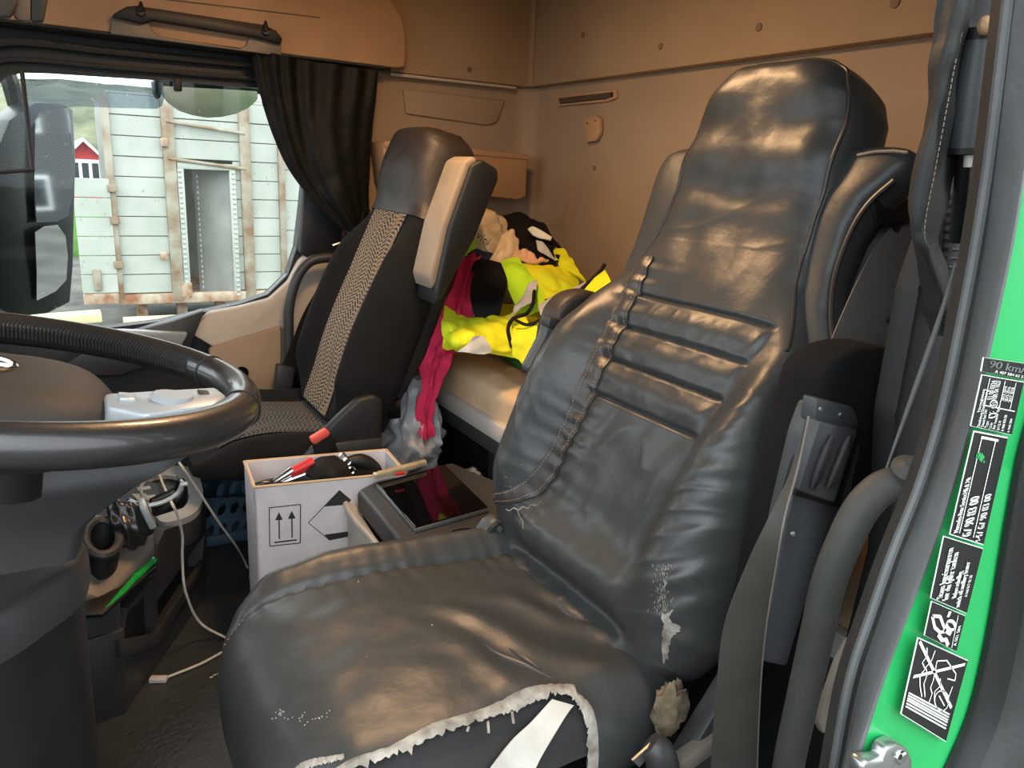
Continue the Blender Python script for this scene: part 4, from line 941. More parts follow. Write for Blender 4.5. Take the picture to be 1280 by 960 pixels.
band([[(650, 372, 1.74), (664, 352, 1.78), (672, 350, 1.78)], [(634, 398, 1.66), (650, 384, 1.68), (668, 378, 1.69)]], seed=2)
band([[(592, 424, 1.61), (604, 420, 1.61), (616, 440, 1.595)], [(572, 440, 1.62), (590, 442, 1.60), (606, 443, 1.595)]], seed=3)
obj('black_trim', MB().tube(bend([at(*p[:2], Y=p[2]) for p in [(668, 364, 1.74), (666, 380, 1.67), (658, 392, 1.625), (642, 398, 1.63), (635, 412, 1.61), (640, 434, 1.60)]], 8), .005, 8), 'black_cloth', hv)
obj('black_trim', MB().tube(bend([at(*p[:2], Y=p[2]) for p in [(644, 400, 1.61), (660, 406, 1.59), (678, 398, 1.57), (690, 386, 1.57)]], 8), .004, 8), 'black_cloth', hv)
yl = thing('yellow_vest', (1.15, 1.45, zM), 'folded yellow vest edge with black piping beside the driver backrest', 'vest')
obj('body', drape(cl([[(722, 366, 1.56), (738, 350, 1.57), (754, 334, 1.57)], [(730, 380, 1.50), (746, 364, 1.50), (762, 348, 1.50)], [(740, 400, 1.46), (756, 384, 1.45), (772, 370, 1.44)]]), 6, .004, 16, 3), 'hivis', yl)
obj('piping', MB().tube(bend([at(*p, Y=1.56) for p in [(722, 366), (738, 351), (750, 339), (756, 330)]], 6), .005, 8), 'black_cloth', yl)
bt = thing('black_trousers', (1.0, 1.9, zM), 'black folded trousers lying between the pink garment and yellow jacket', 'trousers')
obj('cloth', drape(cl([[(596, 326, 1.95), (612, 328, 1.93), (626, 332, 1.90)], [(590, 350, 1.86), (614, 352, 1.84), (634, 350, 1.82)], [(588, 372, 1.80), (612, 376, 1.77), (632, 368, 1.76)], [(594, 396, 1.76), (610, 398, 1.74), (624, 392, 1.73)]]), 7, .003, 10, 2, None, .012), 'black_cloth', bt)
# pink garment hanging over the front rail
pk = thing('pink_garment', (.92, 1.9, -1.0), 'long pink garment draped from the bunk down over the white rail', 'garment')
rows = [[(572, 322, 1.98), (584, 320, 1.99), (600, 322, 1.99)], [(560, 352, 1.90), (576, 356, 1.88), (592, 352, 1.89)], [(552, 380, 1.84), (570, 384, 1.80), (588, 376, 1.82)], [(540, 400, 1.82), (564, 408, 1.75), (588, 404, 1.77)], [(530, 425, 1.80), (554, 430, 1.74), (582, 424, 1.75)], [(526, 452, 1.81), (544, 456, 1.76), (566, 448, 1.76)], [(527, 485, 1.81), (540, 488, 1.77), (553, 478, 1.78)], [(524, 515, 1.81), (534, 518, 1.78), (544, 508, 1.79)], [(531, 548, 1.80), (535, 548, 1.79), (538, 540, 1.80)]]
obj('cloth', drape(cl(rows), 8, .009, 15, 6, lambda u, v: 1.1 * math.sin(u * 16 + 5 * v), .006), 'pink', pk)
# cream carrier bag with lettering
cb = thing('carrier_bag', (1.2, 2.2, zM), 'crumpled cream plastic carrier bag with dark lettering at the bunk corner', 'bag')
bagp = [[(592, 242, 2.20), (598, 241, 2.20), (604, 244, 2.21)], [(588, 262, 2.14), (604, 262, 2.12), (618, 262, 2.16)], [(584, 280, 2.12), (606, 282, 2.06), (632, 276, 2.14)], [(582, 300, 2.10), (610, 302, 2.03), (638, 296, 2.10)], [(592, 316, 2.08), (614, 320, 2.02), (642, 314, 2.06)]]
obj('film', drape(cl(bagp), 8, .014, 13, 4, None, .003), 'bag_cream', cb)
e1 = at(610, 301, Y=2.02) - at(594, 288, Y=2.03); e1 /= np.linalg.norm(e1); e2 = np.cross([0, -1, 0], e1); e2 = np.cross(e1, [0, -1., 0]); e2 /= np.linalg.norm(e2)
if e2[2] < 0: e2 = -e2
obj('lettering', text_mb('vici', .034, at(594, 296, Y=2.015), e1, e2, .001), 'ink', cb, smooth=False)
obj('paper_bag', drape(cl([[(628, 290, 2.02), (640, 286, 2.02), (646, 300, 2.01)], [(622, 308, 1.98), (636, 306, 1.98), (648, 318, 1.97)], [(612, 326, 1.95), (628, 330, 1.95), (644, 326, 1.95)]]), 7, .008, 18, 2, None, .006), 'bag_cream', label='creased cream paper bag folded in front of the carrier bag', cat='bag')
obj('green_cloth', drape(cl([[(570, 292, 2.12), (582, 286, 2.12), (596, 288, 2.12)], [(570, 304, 2.08), (582, 302, 2.05), (596, 304, 2.06)], [(570, 322, 2.05), (582, 320, 2.02), (594, 322, 2.04)]]), 7, .008, 16, 6, None, .01), 'hivis2', label='bright green cloth bundle behind the passenger armrest', cat='cloth')
obj('navy_cloth', drape(cl([[(576, 316, 2.04), (590, 310, 2.06), (604, 314, 2.04), (618, 320, 2.02)], [(576, 326, 2.00), (592, 324, 1.99), (604, 328, 1.98), (616, 328, 1.98)], [(572, 340, 1.97), (590, 338, 1.95), (604, 336, 1.95), (614, 334, 1.95)]]), 7, .008, 16, 5, None, .01), 'navy', label='dark navy cloth lying under the cream carrier bag', cat='cloth')
# black jacket heap at the back wall
bj = thing('black_jacket', (1.3, 2.05, zM), 'black jacket with white reflective tab heaped against the rear wall', 'jacket')
J = [[(628, 272, 2.26), (645, 268, 2.24), (662, 272, 2.20), (680, 286, 2.12), (704, 312, 2.00)], [(634, 286, 2.18), (650, 284, 2.14), (668, 290, 2.10), (684, 302, 2.04), (700, 320, 1.96)], [(640, 304, 2.10), (656, 306, 2.06), (668, 312, 2.03), (684, 318, 1.98), (698, 328, 1.93)], [(646, 326, 2.02), (660, 330, 1.99), (674, 332, 1.97), (686, 334, 1.94), (696, 338, 1.91)]]
obj('body', drape(cl(J), 8, .010, 12, 7, None, .02), 'black_cloth', bj)
obj('reflective_tab', drape(cl([[(660, 286, 2.07), (668, 284, 2.075), (690, 297, 2.01)], [(666, 294, 2.05), (676, 298, 2.03), (688, 300, 2.0)]]), 5, .001, 10, 1, None, .004), 'white_print', bj)
obj('silver_band', drape(cl([[(670, 300, 2.02), (680, 304, 1.99), (690, 322, 1.93)], [(672, 312, 1.99), (682, 318, 1.96), (694, 326, 1.92)]]), 5, .004, 20, 2, None, .003), 'reflect', bj)
obj('yellow_sleeve', drape(cl([[(690, 308, 2.02), (704, 312, 1.98), (716, 326, 1.92)], [(694, 322, 1.95), (708, 330, 1.91), (724, 342, 1.86)], [(700, 334, 1.91), (716, 342, 1.87), (732, 352, 1.82)]]), 6, .006, 16, 3, None, .01), 'hivis', label='yellow sleeve trailing off the black jacket against the rear wall', cat='sleeve')
obj('paper_wad', drape(cl([[(642, 318, 1.97), (652, 310, 1.98), (662, 314, 1.96)], [(642, 322, 1.955), (654, 320, 1.945), (668, 322, 1.94)], [(650, 326, 1.94), (664, 328, 1.92), (686, 324, 1.92)]]), 7, .008, 30, 3, None, .008), 'peach', label='peach crumpled paper wad in front of the black jacket', cat='paper')
obj('green_strap', MB().ribbon(bend([at(622, 443, Z=-.515), at(640, 454, Z=-.515), at(664, 466, Z=-.515)], 6), bend([at(632, 440, Z=-.515), at(648, 448, Z=-.515), at(666, 460, Z=-.515)], 6), .004), 'green_cloth', label='green fabric strap trailing on the mattress', cat='strap')

# grey plastic bag standing behind the passenger seat on the storage step
obj('storage_step', MB().box((.80, 2.02, -.925), (.22, .56, .25), bev=.015), 'plastic_dark', label='low black storage step behind the passenger seat', cat='step')
pg = thing('plastic_bag', (.80, 1.9, -.80), 'grey translucent plastic bag slumped behind the passenger seat', 'bag')
secs = []
for t in np.linspace(0, 1, 40):
    z = -.80 + .265 * t; w_ = np.interp(t, [0, .08, .35, .6, .8, 1], [.06, .085, .095, .075, .045, .05]); cxx = np.interp(t, [0, 1], [.79, .81])
    secs.append([(cxx + w_ * (1 + .25 * nz3(math.cos(a) * 1.6, math.sin(a) * 1.6, t * 4) + .10 * math.sin(a * 9 + t * 5) * t - .45 * abs(nz3(math.cos(a) * 3.5, math.sin(a) * 3.5, t * 5 + 3))) * math.cos(a), 1.88 + w_ * 1.15 * (1 + .25 * nz3(math.cos(a) * 1.6 + 7, math.sin(a) * 1.6, t * 4) + .10 * math.sin(a * 9 + t * 5) * t - .45 * abs(nz3(math.cos(a) * 3.5, math.sin(a) * 3.5, t * 5 + 3))) * math.sin(a), z + .012 * nz3(math.cos(a) * 3, math.sin(a) * 3, 1) * t) for a in np.linspace(0, 2 * math.pi, 56, endpoint=False)])
obj('film', MB().loft(secs), 'bag_grey', pg, angle=80)
obj('navy_carton', MB().box(at(512, 475, Y=2.02), (.06, .10, .30), bev=.004, R=[[.95, 0, .3], [0, 1, 0], [-.3, 0, .95]]), 'navy', label='narrow navy carton wedged between passenger seat and bunk', cat='carton')
# ================================================================ carton with arrows
zt_ = -.655
fl, bl, br2 = at(317, 609, Z=zt_), at(305, 577, Z=zt_), at(483, 562, Z=zt_)
fr2 = fl + (br2 - bl)
bx = thing('carton', np.append(((fl + br2) / 2)[:2], -1.05), 'open white cardboard carton printed with two up arrows', 'carton')
dn = np.array([0, 0, -1.05 - zt_]); T_ = .005
def wall4(a, b, inn): return MB().prism([a, b, b + dn, a + dn], inn)
ex = (br2 - bl) / np.linalg.norm(br2 - bl); ey = (bl - fl) / np.linalg.norm(bl - fl)
obj('front_side', wall4(fl, fr2, ey * T_), 'card_white', bx, smooth=False)
obj('back_side', wall4(bl, br2, -ey * T_), 'card_white', bx, smooth=False)
obj('left_side', wall4(fl, bl, ex * T_), 'card_white', bx, smooth=False)
obj('right_side', wall4(fr2, br2, -ex * T_), 'card_white', bx, smooth=False)
obj('bottom', MB().prism([fl + dn, fr2 + dn, br2 + dn, bl + dn], (0, 0, .005)), 'card_white', bx, smooth=False)
for a, b in ((fl, fr2), (bl, br2), (fl, bl), (fr2, br2)): obj('cut_edge', MB().tube([a, b], .0028, 6), 'card_edge', bx)
# print on the front: frame with two arrows, big corner arrow
nf = np.cross(ex, [0, 0, 1.]); nf = nf if nf.dot(ey) < 0 else -nf
def fpt(px, py):
    d = CM @ np.array([(px - CX) / FPX, (py - CY) / FPX, 1.0]); return d * (fl.dot(nf) / d.dot(nf)) + nf * .0006
def ink(polys, name):
    mb = MB()
    for p in polys: mb.add([fpt(*q) for q in p], [tuple(range(len(p)))])
    return obj(name, mb, 'ink', bx, smooth=False)
def line(a, b, w_):
    a, b = np.array(a, float), np.array(b, float); n_ = np.array([-(b - a)[1], (b - a)[0]]); n_ *= w_ / 2 / np.linalg.norm(n_); return [a - n_, b - n_, b + n_, a + n_]
z7 = lambda x, y: (300 + x / 5.818, 560 + y / 5.818)
fr_ = [z7(*p) for p in ((212, 434), (440, 410), (438, 690), (216, 714))]
ink([line(fr_[i], fr_[(i + 1) % 4], 1.3) for i in range(4)], 'frame_print')
for x_ in (283, 376):
    dy_ = -.105 * (x_ - 283)
    ink([[z7(x_ - 28, 525 + dy_), z7(x_, 465 + dy_), z7(x_ + 28, 522 + dy_)], line(z7(x_ + 1, 520 + dy_), z7(x_ + 3, 662 + dy_), 1.7)], 'arrow_print')
ink([line(z7(250, 687), z7(412, 667), 1.9)], 'bar_print')
ink([[z7(612, 425), z7(725, 306), z7(810, 378), z7(780, 412)], line(z7(497, 543), z7(725, 306), 1.0), line(z7(497, 543), z7(650, 668), 1.0), [z7(614, 630), z7(810, 602), z7(808, 640), z7(650, 672)]], 'corner_arrow_print')
# contents
ms = (fl + fr2 + bl + br2) / 4
obj('packing', MB().box((ms[0], ms[1], -.86), (.26, .10, .36), bev=.01), 'black_cloth', label='dark cloth bundle filling the inside of the carton', cat='cloth')
def bp_(px, py, dz=0): return at(px, py, Y=(fl[1] + bl[1]) / 2 + dz)
tg = thing('torch', bp_(350, 600), 'chrome and red barbecue lighter with black tip sticking out of the carton', 'lighter')
obj('barrel', MB().tube([bp_(338, 606), bp_(352, 597), bp_(366, 588)], [.006, .009, .011], 10), 'chrome', tg)
obj('grip', MB().tube([bp_(362, 592), bp_(392, 577)], [.011, .013], 10), 'red', tg)
obj('tip', MB().tube([bp_(318, 606), bp_(330, 604), bp_(340, 604)], [.004, .008, .008], 10), 'plastic_gloss', tg)
obj('edge', MB().tube([bp_(345, 606, -.01), bp_(388, 590, -.01), bp_(396, 580, -.01)], .004, 8), 'chrome', tg)
hp = thing('headphones', bp_(430, 590), 'black headset with chrome-ringed joints lying in the carton', 'headset')
obj('pad', drape([[bp_(382, 592, -.02), bp_(396, 576, .0), bp_(418, 572, .0)], [bp_(396, 600, -.045), bp_(412, 590, -.06), bp_(432, 582, -.04)], [bp_(412, 604, -.05), bp_(424, 606, -.075), bp_(438, 596, -.06)]], 7, .003, 14, 2, None, .012), 'black_cloth', hp)
obj('band', MB().tube(bend([bp_(430, 578), bp_(450, 576), bp_(466, 584), bp_(474, 594)], 6), [.010 + .008 * math.sin(k / 18 * 3.1) for k in range(19)], 10), 'plastic_dark', hp)
obj('earcup', MB().ball(bp_(452, 592), (.05, .02, .02), 14), 'plastic_dark', hp)
for px, py in ((428, 571), (434, 577), (431, 590), (439, 588)): obj('ring', MB().tube([bp_(px, py, -.03) + np.array([.008 * math.cos(a), 0, .008 * math.sin(a)]) for a in np.linspace(0, 2 * math.pi, 12, endpoint=False)], .0028, 6, True), 'chrome', hp)
obj('red_wrapper', MB().prism([bp_(480, 577, .03), bp_(497, 585, .03), bp_(492, 598, .03), bp_(479, 592, .03)], (0, .02, 0), .002), 'red_film', label='red plastic wrapper corner inside the carton', cat='wrapper')

# ---------------------------------------------------------------- pull-out cooler between the seats, tablet on top
zU = -.665
cq = [at(*p, Z=zU) for p in ((470, 604), (443, 616), (492, 674), (530, 712), (650, 640), (574, 583))]
A0, A1 = at(443, 616, Z=zU), at(520, 705, Z=zU)
un = thing('cooler_drawer', (.72, 1.4, -1.05), 'dark grey pull-out cooler unit between the seats', 'cooler')
top = [at(446, 612, Z=zU), at(470, 600, Z=zU), at(565, 577, Z=zU), at(620, 600, Z=zU), (.90, 1.20, zU), (.62, 1.155, zU), at(530, 712, Z=zU) * [1, 0, 1] + [0, 1.155, 0]]
obj('lid', MB().prism(top, (0, 0, -.05), .010, 3), 'plastic', un)
cc = np.mean(top, axis=0); obj('body', MB().prism([cc + (np.array(p) - cc) * .95 - [0, 0, .05] for p in top], (0, 0, -1.05 - zU + .05), .01), 'plastic_dark', un)
tq = [at(*p, Z=zU + .012) for p in ((470, 604), (557, 581), (611, 634), (519, 660))]
tb = thing('tablet', tq[0], 'black glass tablet lying face up on the cooler lid', 'tablet')
obj('case', MB().prism([np.array(p) - [0, 0, .012] for p in tq], (0, 0, .010), .003), 'tablet_rim', tb)
tcn = np.mean(tq, axis=0); obj('screen', MB().prism([tcn + (np.array(p) - tcn) * .985 - [0, 0, .002] for p in tq], (0, 0, .003), .001), 'glass_black', tb, smooth=False)
cp = thing('clip_bar', at(505, 595, Z=zU + .02), 'long worn brass clip bar resting beside the tablet', 'clip')
c0, c1 = at(474, 598, Z=zU + .02), at(534, 582, Z=zU + .02); wv = np.array([.0, .016, 0])
obj('channel', MB().prism([c0, c1, c1 + [0, 0, .011], c0 + [0, 0, .011]], wv, .002), 'brass', cp)
obj('red_mark', MB().box(at(500, 592, Z=zU + .032), (.02, .006, .006), bev=.001), 'red', cp)
obj('end_roll', MB().tube([c0 + [-.004, 0, .004], c0 + wv + [-.004, 0, .004]], .006, 8), 'brass', cp)
# grey tray and strap ring beside it
ty = thing('plastic_tray', at(455, 650, Z=-.80), 'light grey plastic tray standing between carton and cooler', 'tray')
zt2 = -.715
a_, b_2 = at(432, 628, Z=zt2), at(470, 680, Z=zt2)
obj('rim', MB().tube(bend([at(444, 622, Z=zt2), a_, at(446, 652, Z=zt2), b_2, at(490, 716, Z=zt2)], 6), .007, 8), 'tray_grey', ty)
obj('wall', MB().prism([at(434, 630, Z=zt2), at(442, 626, Z=zt2), at(488, 700, Z=zt2), at(480, 706, Z=zt2)], (0, 0, -1.05 - zt2), .004), 'tray_grey', ty)
obj('strap_ring', MB().ribbon([at(585 + 25 * math.cos(a), 668 + 9 * math.sin(a), Z=zU + .03) for a in np.linspace(-.3, math.pi * 1.55, 24)], [at(585 + 25 * math.cos(a), 668 + 9 * math.sin(a), Z=zU + .03) - np.array([0, 0, .029]) for a in np.linspace(-.3, math.pi * 1.55, 24)], .004), 'plastic', label='black webbing ring standing on the cooler lid', cat='strap')

# ---------------------------------------------------------------- blue crate in the passenger footwell
cr = thing('crate', at(278, 640, Y=2.15), 'blue perforated plastic crate in the passenger footwell', 'crate')
yc = 2.12
ca = [at(*p, Y=yc) for p in ((252, 590), (307, 584), (307, 640), (262, 664))]
xa, xb = at(255, 620, Y=yc)[0] - .04, .46; z1, z0 = at(262, 592, Y=yc)[2], -1.05
holes = []
for r in range(3):
    for c in range(6):
        hx, hz = xa + .05 + c * .034, z1 - .055 - r * .058
        holes.append([(hx + .010 * math.cos(a) + .006 * math.sin(a), yc, hz + .018 * math.sin(a)) for a in np.linspace(0, 2 * math.pi, 10, endpoint=False)])
obj('side_panel', MB().plate([(xa, yc, z0), (xb, yc, z0), (xb, yc, z1), (xa, yc, z1)], holes, (0, .006, 0)), 'crate_blue', cr, angle=25)
obj('side_panel', MB().box((xa + .003, yc + .12, (z0 + z1) / 2), (.006, .24, z1 - z0), bev=0), 'crate_blue', cr, smooth=False)
obj('side_panel', MB().box(((xa + xb) / 2, yc + .24, (z0 + z1) / 2), (xb - xa, .006, z1 - z0), bev=0), 'crate_blue', cr, smooth=False)
obj('rim', MB().tube([(xa, yc, z1), (xb, yc, z1), (xb, yc + .24, z1), (xa, yc + .24, z1)], .008, 8, True), 'crate_blue', cr)
obj('bottom', MB().box(((xa + xb) / 2, yc + .12, z0 + .004), (xb - xa, .24, .006), bev=0), 'crate_blue', cr, smooth=False)
obj('band', MB().box(((xa + xb) / 2, yc - .002, z1 - .20), (xb - xa, .008, .03), bev=.002), 'crate_blue', cr)

# ================================================================ centre console at the dash
co = thing('centre_console', (.0, 1.65, -1.05), 'dark plastic centre console with cup holders and side pockets', 'console')
def side(px, py, off=0):   # the console flank runs from the driver towards the rear edge
    a, b = np.array([.035, 1.485]), np.array([.245, 1.87]); n_ = np.array([b[1] - a[1], -(b[0] - a[0])]); n_ /= np.linalg.norm(n_); a = a + n_ * off
    d = CM @ np.array([(px - CX) / FPX, (py - CY) / FPX, 1.0]); t = a.dot(n_) / (d[0] * n_[0] + d[1] * n_[1]); return d * t
def face(px, py, off=0):   # the short face towards the driver
    a, b = np.array([-.10, 1.45]), np.array([.035, 1.485]); n_ = np.array([b[1] - a[1], -(b[0] - a[0])]); n_ /= np.linalg.norm(n_); a = a + n_ * off
    d = CM @ np.array([(px - CX) / FPX, (py - CY) / FPX, 1.0]); t = a.dot(n_) / (d[0] * n_[0] + d[1] * n_[1]); return d * t
inw = np.array([-.30, .10, 0])
# flank built round two open pockets
fo_ = [side(156, 893), side(150, 820), side(160, 760), side(190, 722), side(198, 680), side(206, 662), side(228, 656), side(246, 646), side(257, 626), side(258, 645), side(258, 700), side(254, 765)]
p1 = [side(200, 790), side(196, 752), side(256, 668), side(252, 708)]; p2 = [side(155, 792), side(160, 764), side(192, 736), side(194, 792), side(158, 808)]
obj('flank', MB().plate(fo_, [p1, p2], (-.035, .018, 0)), 'plastic', co, angle=25)
obj('flank_lining', MB().prism([p - np.array([.10, -.055, 0]) for p in fo_], (-.02, .01, 0)), 'plastic_dark', co)
ff = [face(156, 893), face(79, 930), face(60, 940), face(60, 800), face(92, 760), face(150, 745)]
ff[0] = fo_[0]
obj('front_face', MB().prism(ff, (0, .03, 0), .004), 'plastic', co)
obj('front_cover', MB().prism([face(157, 886, .006), face(98, 915, .006), face(95, 812, .006), face(110, 800, .006), face(156, 786, .006)], (0, .015, 0), .006), 'plastic', co)
tp = [(-.20, 1.46, -.86), tuple(fo_[0][:2]) + (-.86,), (.10, 1.62, -.84), (.20, 1.80, -.80), (.235, 1.89, -.78), (.10, 2.02, -.78), (-.20, 2.02, -.78)]
obj('core', MB().prism([np.array(p) * [.94, 1.012, 1] for p in tp], (0, 0, -.19)), 'plastic_dark', co)
# taupe tray lip with lower cup holder
tl = [at(95, 742, Y=1.47), at(124, 752, Y=1.485), at(136, 748, Y=1.49), at(194, 678, Y=1.60), at(192, 664, Y=1.62), at(178, 660, Y=1.66), at(150, 645, Y=1.70), at(105, 640, Y=1.70)]
tl = [np.array(p) for p in tl]
obj('tray', MB().prism(tl, (0, .01, -.035), .008), 'taupe', co)
cu_ = at(126, 672, Y=1.56); 
obj('cup_rim', MB().tube([at(128 + 24 * math.cos(a) * .9, 672 + 22 * math.sin(a), Y=1.56 - .045 * math.sin(a)) for a in np.linspace(0, 2 * math.pi, 24, endpoint=False)], .009, 8, True), 'plastic', co)
secs = [[at(128 + 24 * k * math.cos(a), 672 + dy + 22 * k * math.sin(a), Y=1.56 - .045 * math.sin(a) * k) for a in np.linspace(0, 2 * math.pi, 24, endpoint=False)] for dy, k in ((0, .95), (20, .9), (42, .75))]
obj('cup_well', MB().loft(secs, False), 'plastic_dark', co)
obj('cup_floor', MB().prism([np.array(p) for p in secs[2]], (0, 0, .004)), 'plastic_gloss', co)
# upper grey cup-holder plate
zc = at(205, 615, Y=1.92)[2]
pq = [at(*p, Z=zc) for p in ((158, 612), (196, 584), (240, 584), (248, 592), (254, 620), (244, 640), (222, 650), (202, 652), (190, 640))]; pq = list(bend(pq + [pq[0]], 4)[:-1])
hq = [at(207 + 27 * math.cos(a), 611 + 15 * math.sin(a) - .12 * 27 * math.cos(a) * 0, Z=zc) for a in np.linspace(0, 2 * math.pi, 20, endpoint=False)]
up_ = obj('holder_plate', MB().plate(pq, [hq], (0, 0, -.015)), 'console_grey', co, angle=25)
secs = [[np.array(p) * [1, 1, 0] + [0, 0, zc - d_] for p in hq] for d_ in (.005, .07)]
obj('holder_well', MB().loft(secs, False).prism(secs[1], (0, 0, .002)), 'plastic_dark', up_)
obj('holder_body', MB().prism([np.array(p) - [0, 0, .012] for p in pq], (0, 0, -.06), .006), 'plastic', co)
obj('holder_ring', MB().tube([at(207 + 31 * math.cos(a), 612 + 18 * math.sin(a), Z=zc + .003) for a in np.linspace(.4, 5.2, 24)], .004, 8), 'console_grey', up_)
for p_ in ((180, 611), (186, 622)): obj('holder_prong', MB().box(at(*p_, Z=zc + .002), (.03, .02, .006), bev=.002), 'console_grey', up_)
# gaiter and lever with leather boot lying over the console
gl = thing('gear_lever', at(165, 650, Y=1.62), 'folded lever with black leather gaiter and grey handle on the console', 'lever')
secs = []
for t in np.linspace(0, 1, 14):
    c = at(137 + 52 * t, 655 - 16 * t, Y=1.60) + np.array([0, 0, -.01]); r_ = np.interp(t, [0, .1, .5, .85, 1], [.012, .042, .050, .036, .026])
    dirx = at(190, 638, Y=1.60) - at(137, 655, Y=1.60); dirx /= np.linalg.norm(dirx); v1 = np.cross(dirx, [0, 1, 0]); 
    secs.append([c + r_ * (1 + .16 * math.sin(5 * a + t * 6) + .1 * math.sin(t * 22)) * (math.cos(a) * v1 + math.sin(a) * np.array([0, .8, 0])) for a in np.linspace(0, 2 * math.pi, 28, endpoint=False)])
obj('gaiter', MB().loft(secs), 'wheel_leather', gl, angle=80)
obj('collar', MB().box(at(184, 642, Y=1.57), (.014, .05, .052), bev=.004, R=[[.95, 0, -.3], [0, 1, 0], [.3, 0, .95]]), 'silver', gl)
obj('handle', MB().prism([at(*p, Y=1.565) for p in ((188, 633), (222, 618), (226, 606), (235, 606), (236, 628), (230, 636), (192, 648))], (0, .045, 0), .006), 'plastic_gloss', gl)
obj('handle_trim', MB().tube(bend([at(*p, Y=1.56) for p in ((186, 632), (205, 627), (222, 617), (228, 606), (234, 605))], 5), .005, 8), 'silver', gl)
obj('red_item', MB().ball(at(204, 622, Z=zc - .035), (.02, .015, .012), 10), 'red', label='small red item inside the grey cup holder', cat='item')
# pens
pn = thing('green_pen', side(160, 735, .02), 'bright green marker lying in the console ledge', 'pen')
obj('cap', MB().tube([side(168, 723, .006), side(192, 700, .006)], .0075, 10), 'green_pen', pn)
obj('barrel', MB().tube([side(131, 762, .012), side(150, 744, .010), side(168, 723, .006)], [.002, .0065, .006], 10), 'green_pen', pn)
obj('pen_shelf', MB().prism([side(128, 768, .02), side(196, 708, .02), side(196, 712, .0), side(128, 772, .0)], (-.05, .025, -.004), .001), 'plastic_dark', co)
obj('green_crayon', MB().tube([side(160, 813, .004), side(174, 810, .004)], .004, 8), 'green_pen', label='short green crayon in the lower console pocket', cat='crayon')
obj('pocket_lip', MB().prism([side(152, 800, .010), side(196, 792, .010), side(256, 700, .010), side(256, 712, .010), side(200, 806, .010), side(154, 822, .010)], (-.012, .006, 0), .002), 'plastic', co)
# charging cables
w1 = thing('charging_cable', at(195, 850, Z=-1.045), 'white charging cable looping from the cup holder to the floor', 'cable')
pth = [at(196, 585, Z=zc + .02), at(205, 608, Z=zc + .03), at(213, 625, Y=1.57), at(222, 645, Y=1.56), at(228, 670, Y=1.60), at(228, 700, Y=1.62), at(232, 740, Y=1.62), at(250, 778, Z=-1.0), at(282, 797, Z=-1.045), at(300, 806, Z=-1.045), at(284, 812, Z=-1.045), at(250, 830, Z=-1.045), at(205, 848, Z=-1.045)]
obj('wire', MB().tube(bend(pth, 10), .0028, 8), 'cable', w1)
obj('plug', MB().box(at(198, 849, Z=-1.044), (.035, .016, .011), bev=.003, R=[[.9, .43, 0], [-.43, .9, 0], [0, 0, 1]]), 'white_trim', w1)
obj('charging_cable', MB().tube(bend([at(218, 570, Y=1.70), at(232, 590, Y=1.70), at(252, 620, Y=1.75), at(275, 655, Y=1.80), at(295, 682, Y=1.86), at(308, 706, Z=-1.045), at(316, 735, Z=-1.045)], 8), .0028, 8), 'cable', label='second white cable hanging past the blue crate', cat='cable')

# ---------------------------------------------------------------- steering column and dashboard
sc_ = thing('steering_column', (-.1, .95, -1.05), 'black steering column shroud and knee bolster under the wheel', 'steering column')
cp_ = [at(*p, Y=.84) for p in ((240, 545), (246, 558), (226, 568), (200, 580), (158, 612), (130, 632), (112, 650), (102, 690))]
pro = [(p[0], p[2]) for p in cp_] + [(-.45, cp_[-1][2]), (-.45, -.30), (-.10, -.262)]
secs = []
for y, k in ((.815, .82), (.825, .94), (.85, 1.0), (.90, 1.0), (.95, 1.0), (.99, .93), (1.0, .80)):
    cxm, czm = -.10, -.38; secs.append([(cxm + (x - cxm) * k, y, czm + (z - czm) * k) for x, z in pro])
obj('shroud', MB().loft(secs), 'plastic', sc_, angle=70)
fp = bend([(-.42, .73), (-.22, .76), (-.095, .835), (-.045, .885), (-.012, .93), (-.002, 1.0), (-.02, 1.04)], 5); fp = [tuple(p) for p in fp] + [(-.42, 1.04)]
secs = [[(-.2 + (x + .2) * k, .95 + (y - .95) * k, z) for x, y in fp] for z, k in ((-.449, .86), (-.450, .93), (-.455, .97), (-.464, .992), (-.476, 1.0), (-.496, 1.0), (-.503, .99), (-.503, .95))]
fsec = [[(-.2 + (x + .2) * k, .95 + (y - .95) * k, z) for x, y in fp] for z, k in ((-.500, .95), (-.80, .935), (-1.0, .925), (-1.0, .955), (-1.012, .97), (-1.045, .975))]
obj('knee_bolster', MB().loft(fsec), 'plastic_dark', sc_, angle=40)
obj('bolster_lid', MB().loft(secs), 'plastic', sc_, angle=50)  # lighter plastic than the face below stands in for light on the top
ds = thing('dashboard', (-.6, 1.4, -1.05), 'black dashboard running across the cab front', 'dashboard')
pr = [(-.94, -.30), (-.60, -.24), (-.42, -.27), (-.30, -.36), (-.28, -.50), (-.36, -.66), (-.40, -1.04), (-.94, -1.04)]
obj('body', MB().prism([(x, 1.04, z) for x, z in pr], (0, 1.33, 0), .02, 3), 'plastic_dark', ds)
obj('driver_side', MB().prism([(x - .04, .45, z) for x, z in pr], (0, .24, 0), .02, 3), 'plastic_dark', ds)
obj('instrument_hood', MB().prism([(-.94, .55, -.20), (-.50, .55, -.12), (-.46, .55, -.16), (-.50, .55, -.30), (-.94, .55, -.30)], (0, .55, 0), .02, 3), 'plastic_dark', ds)
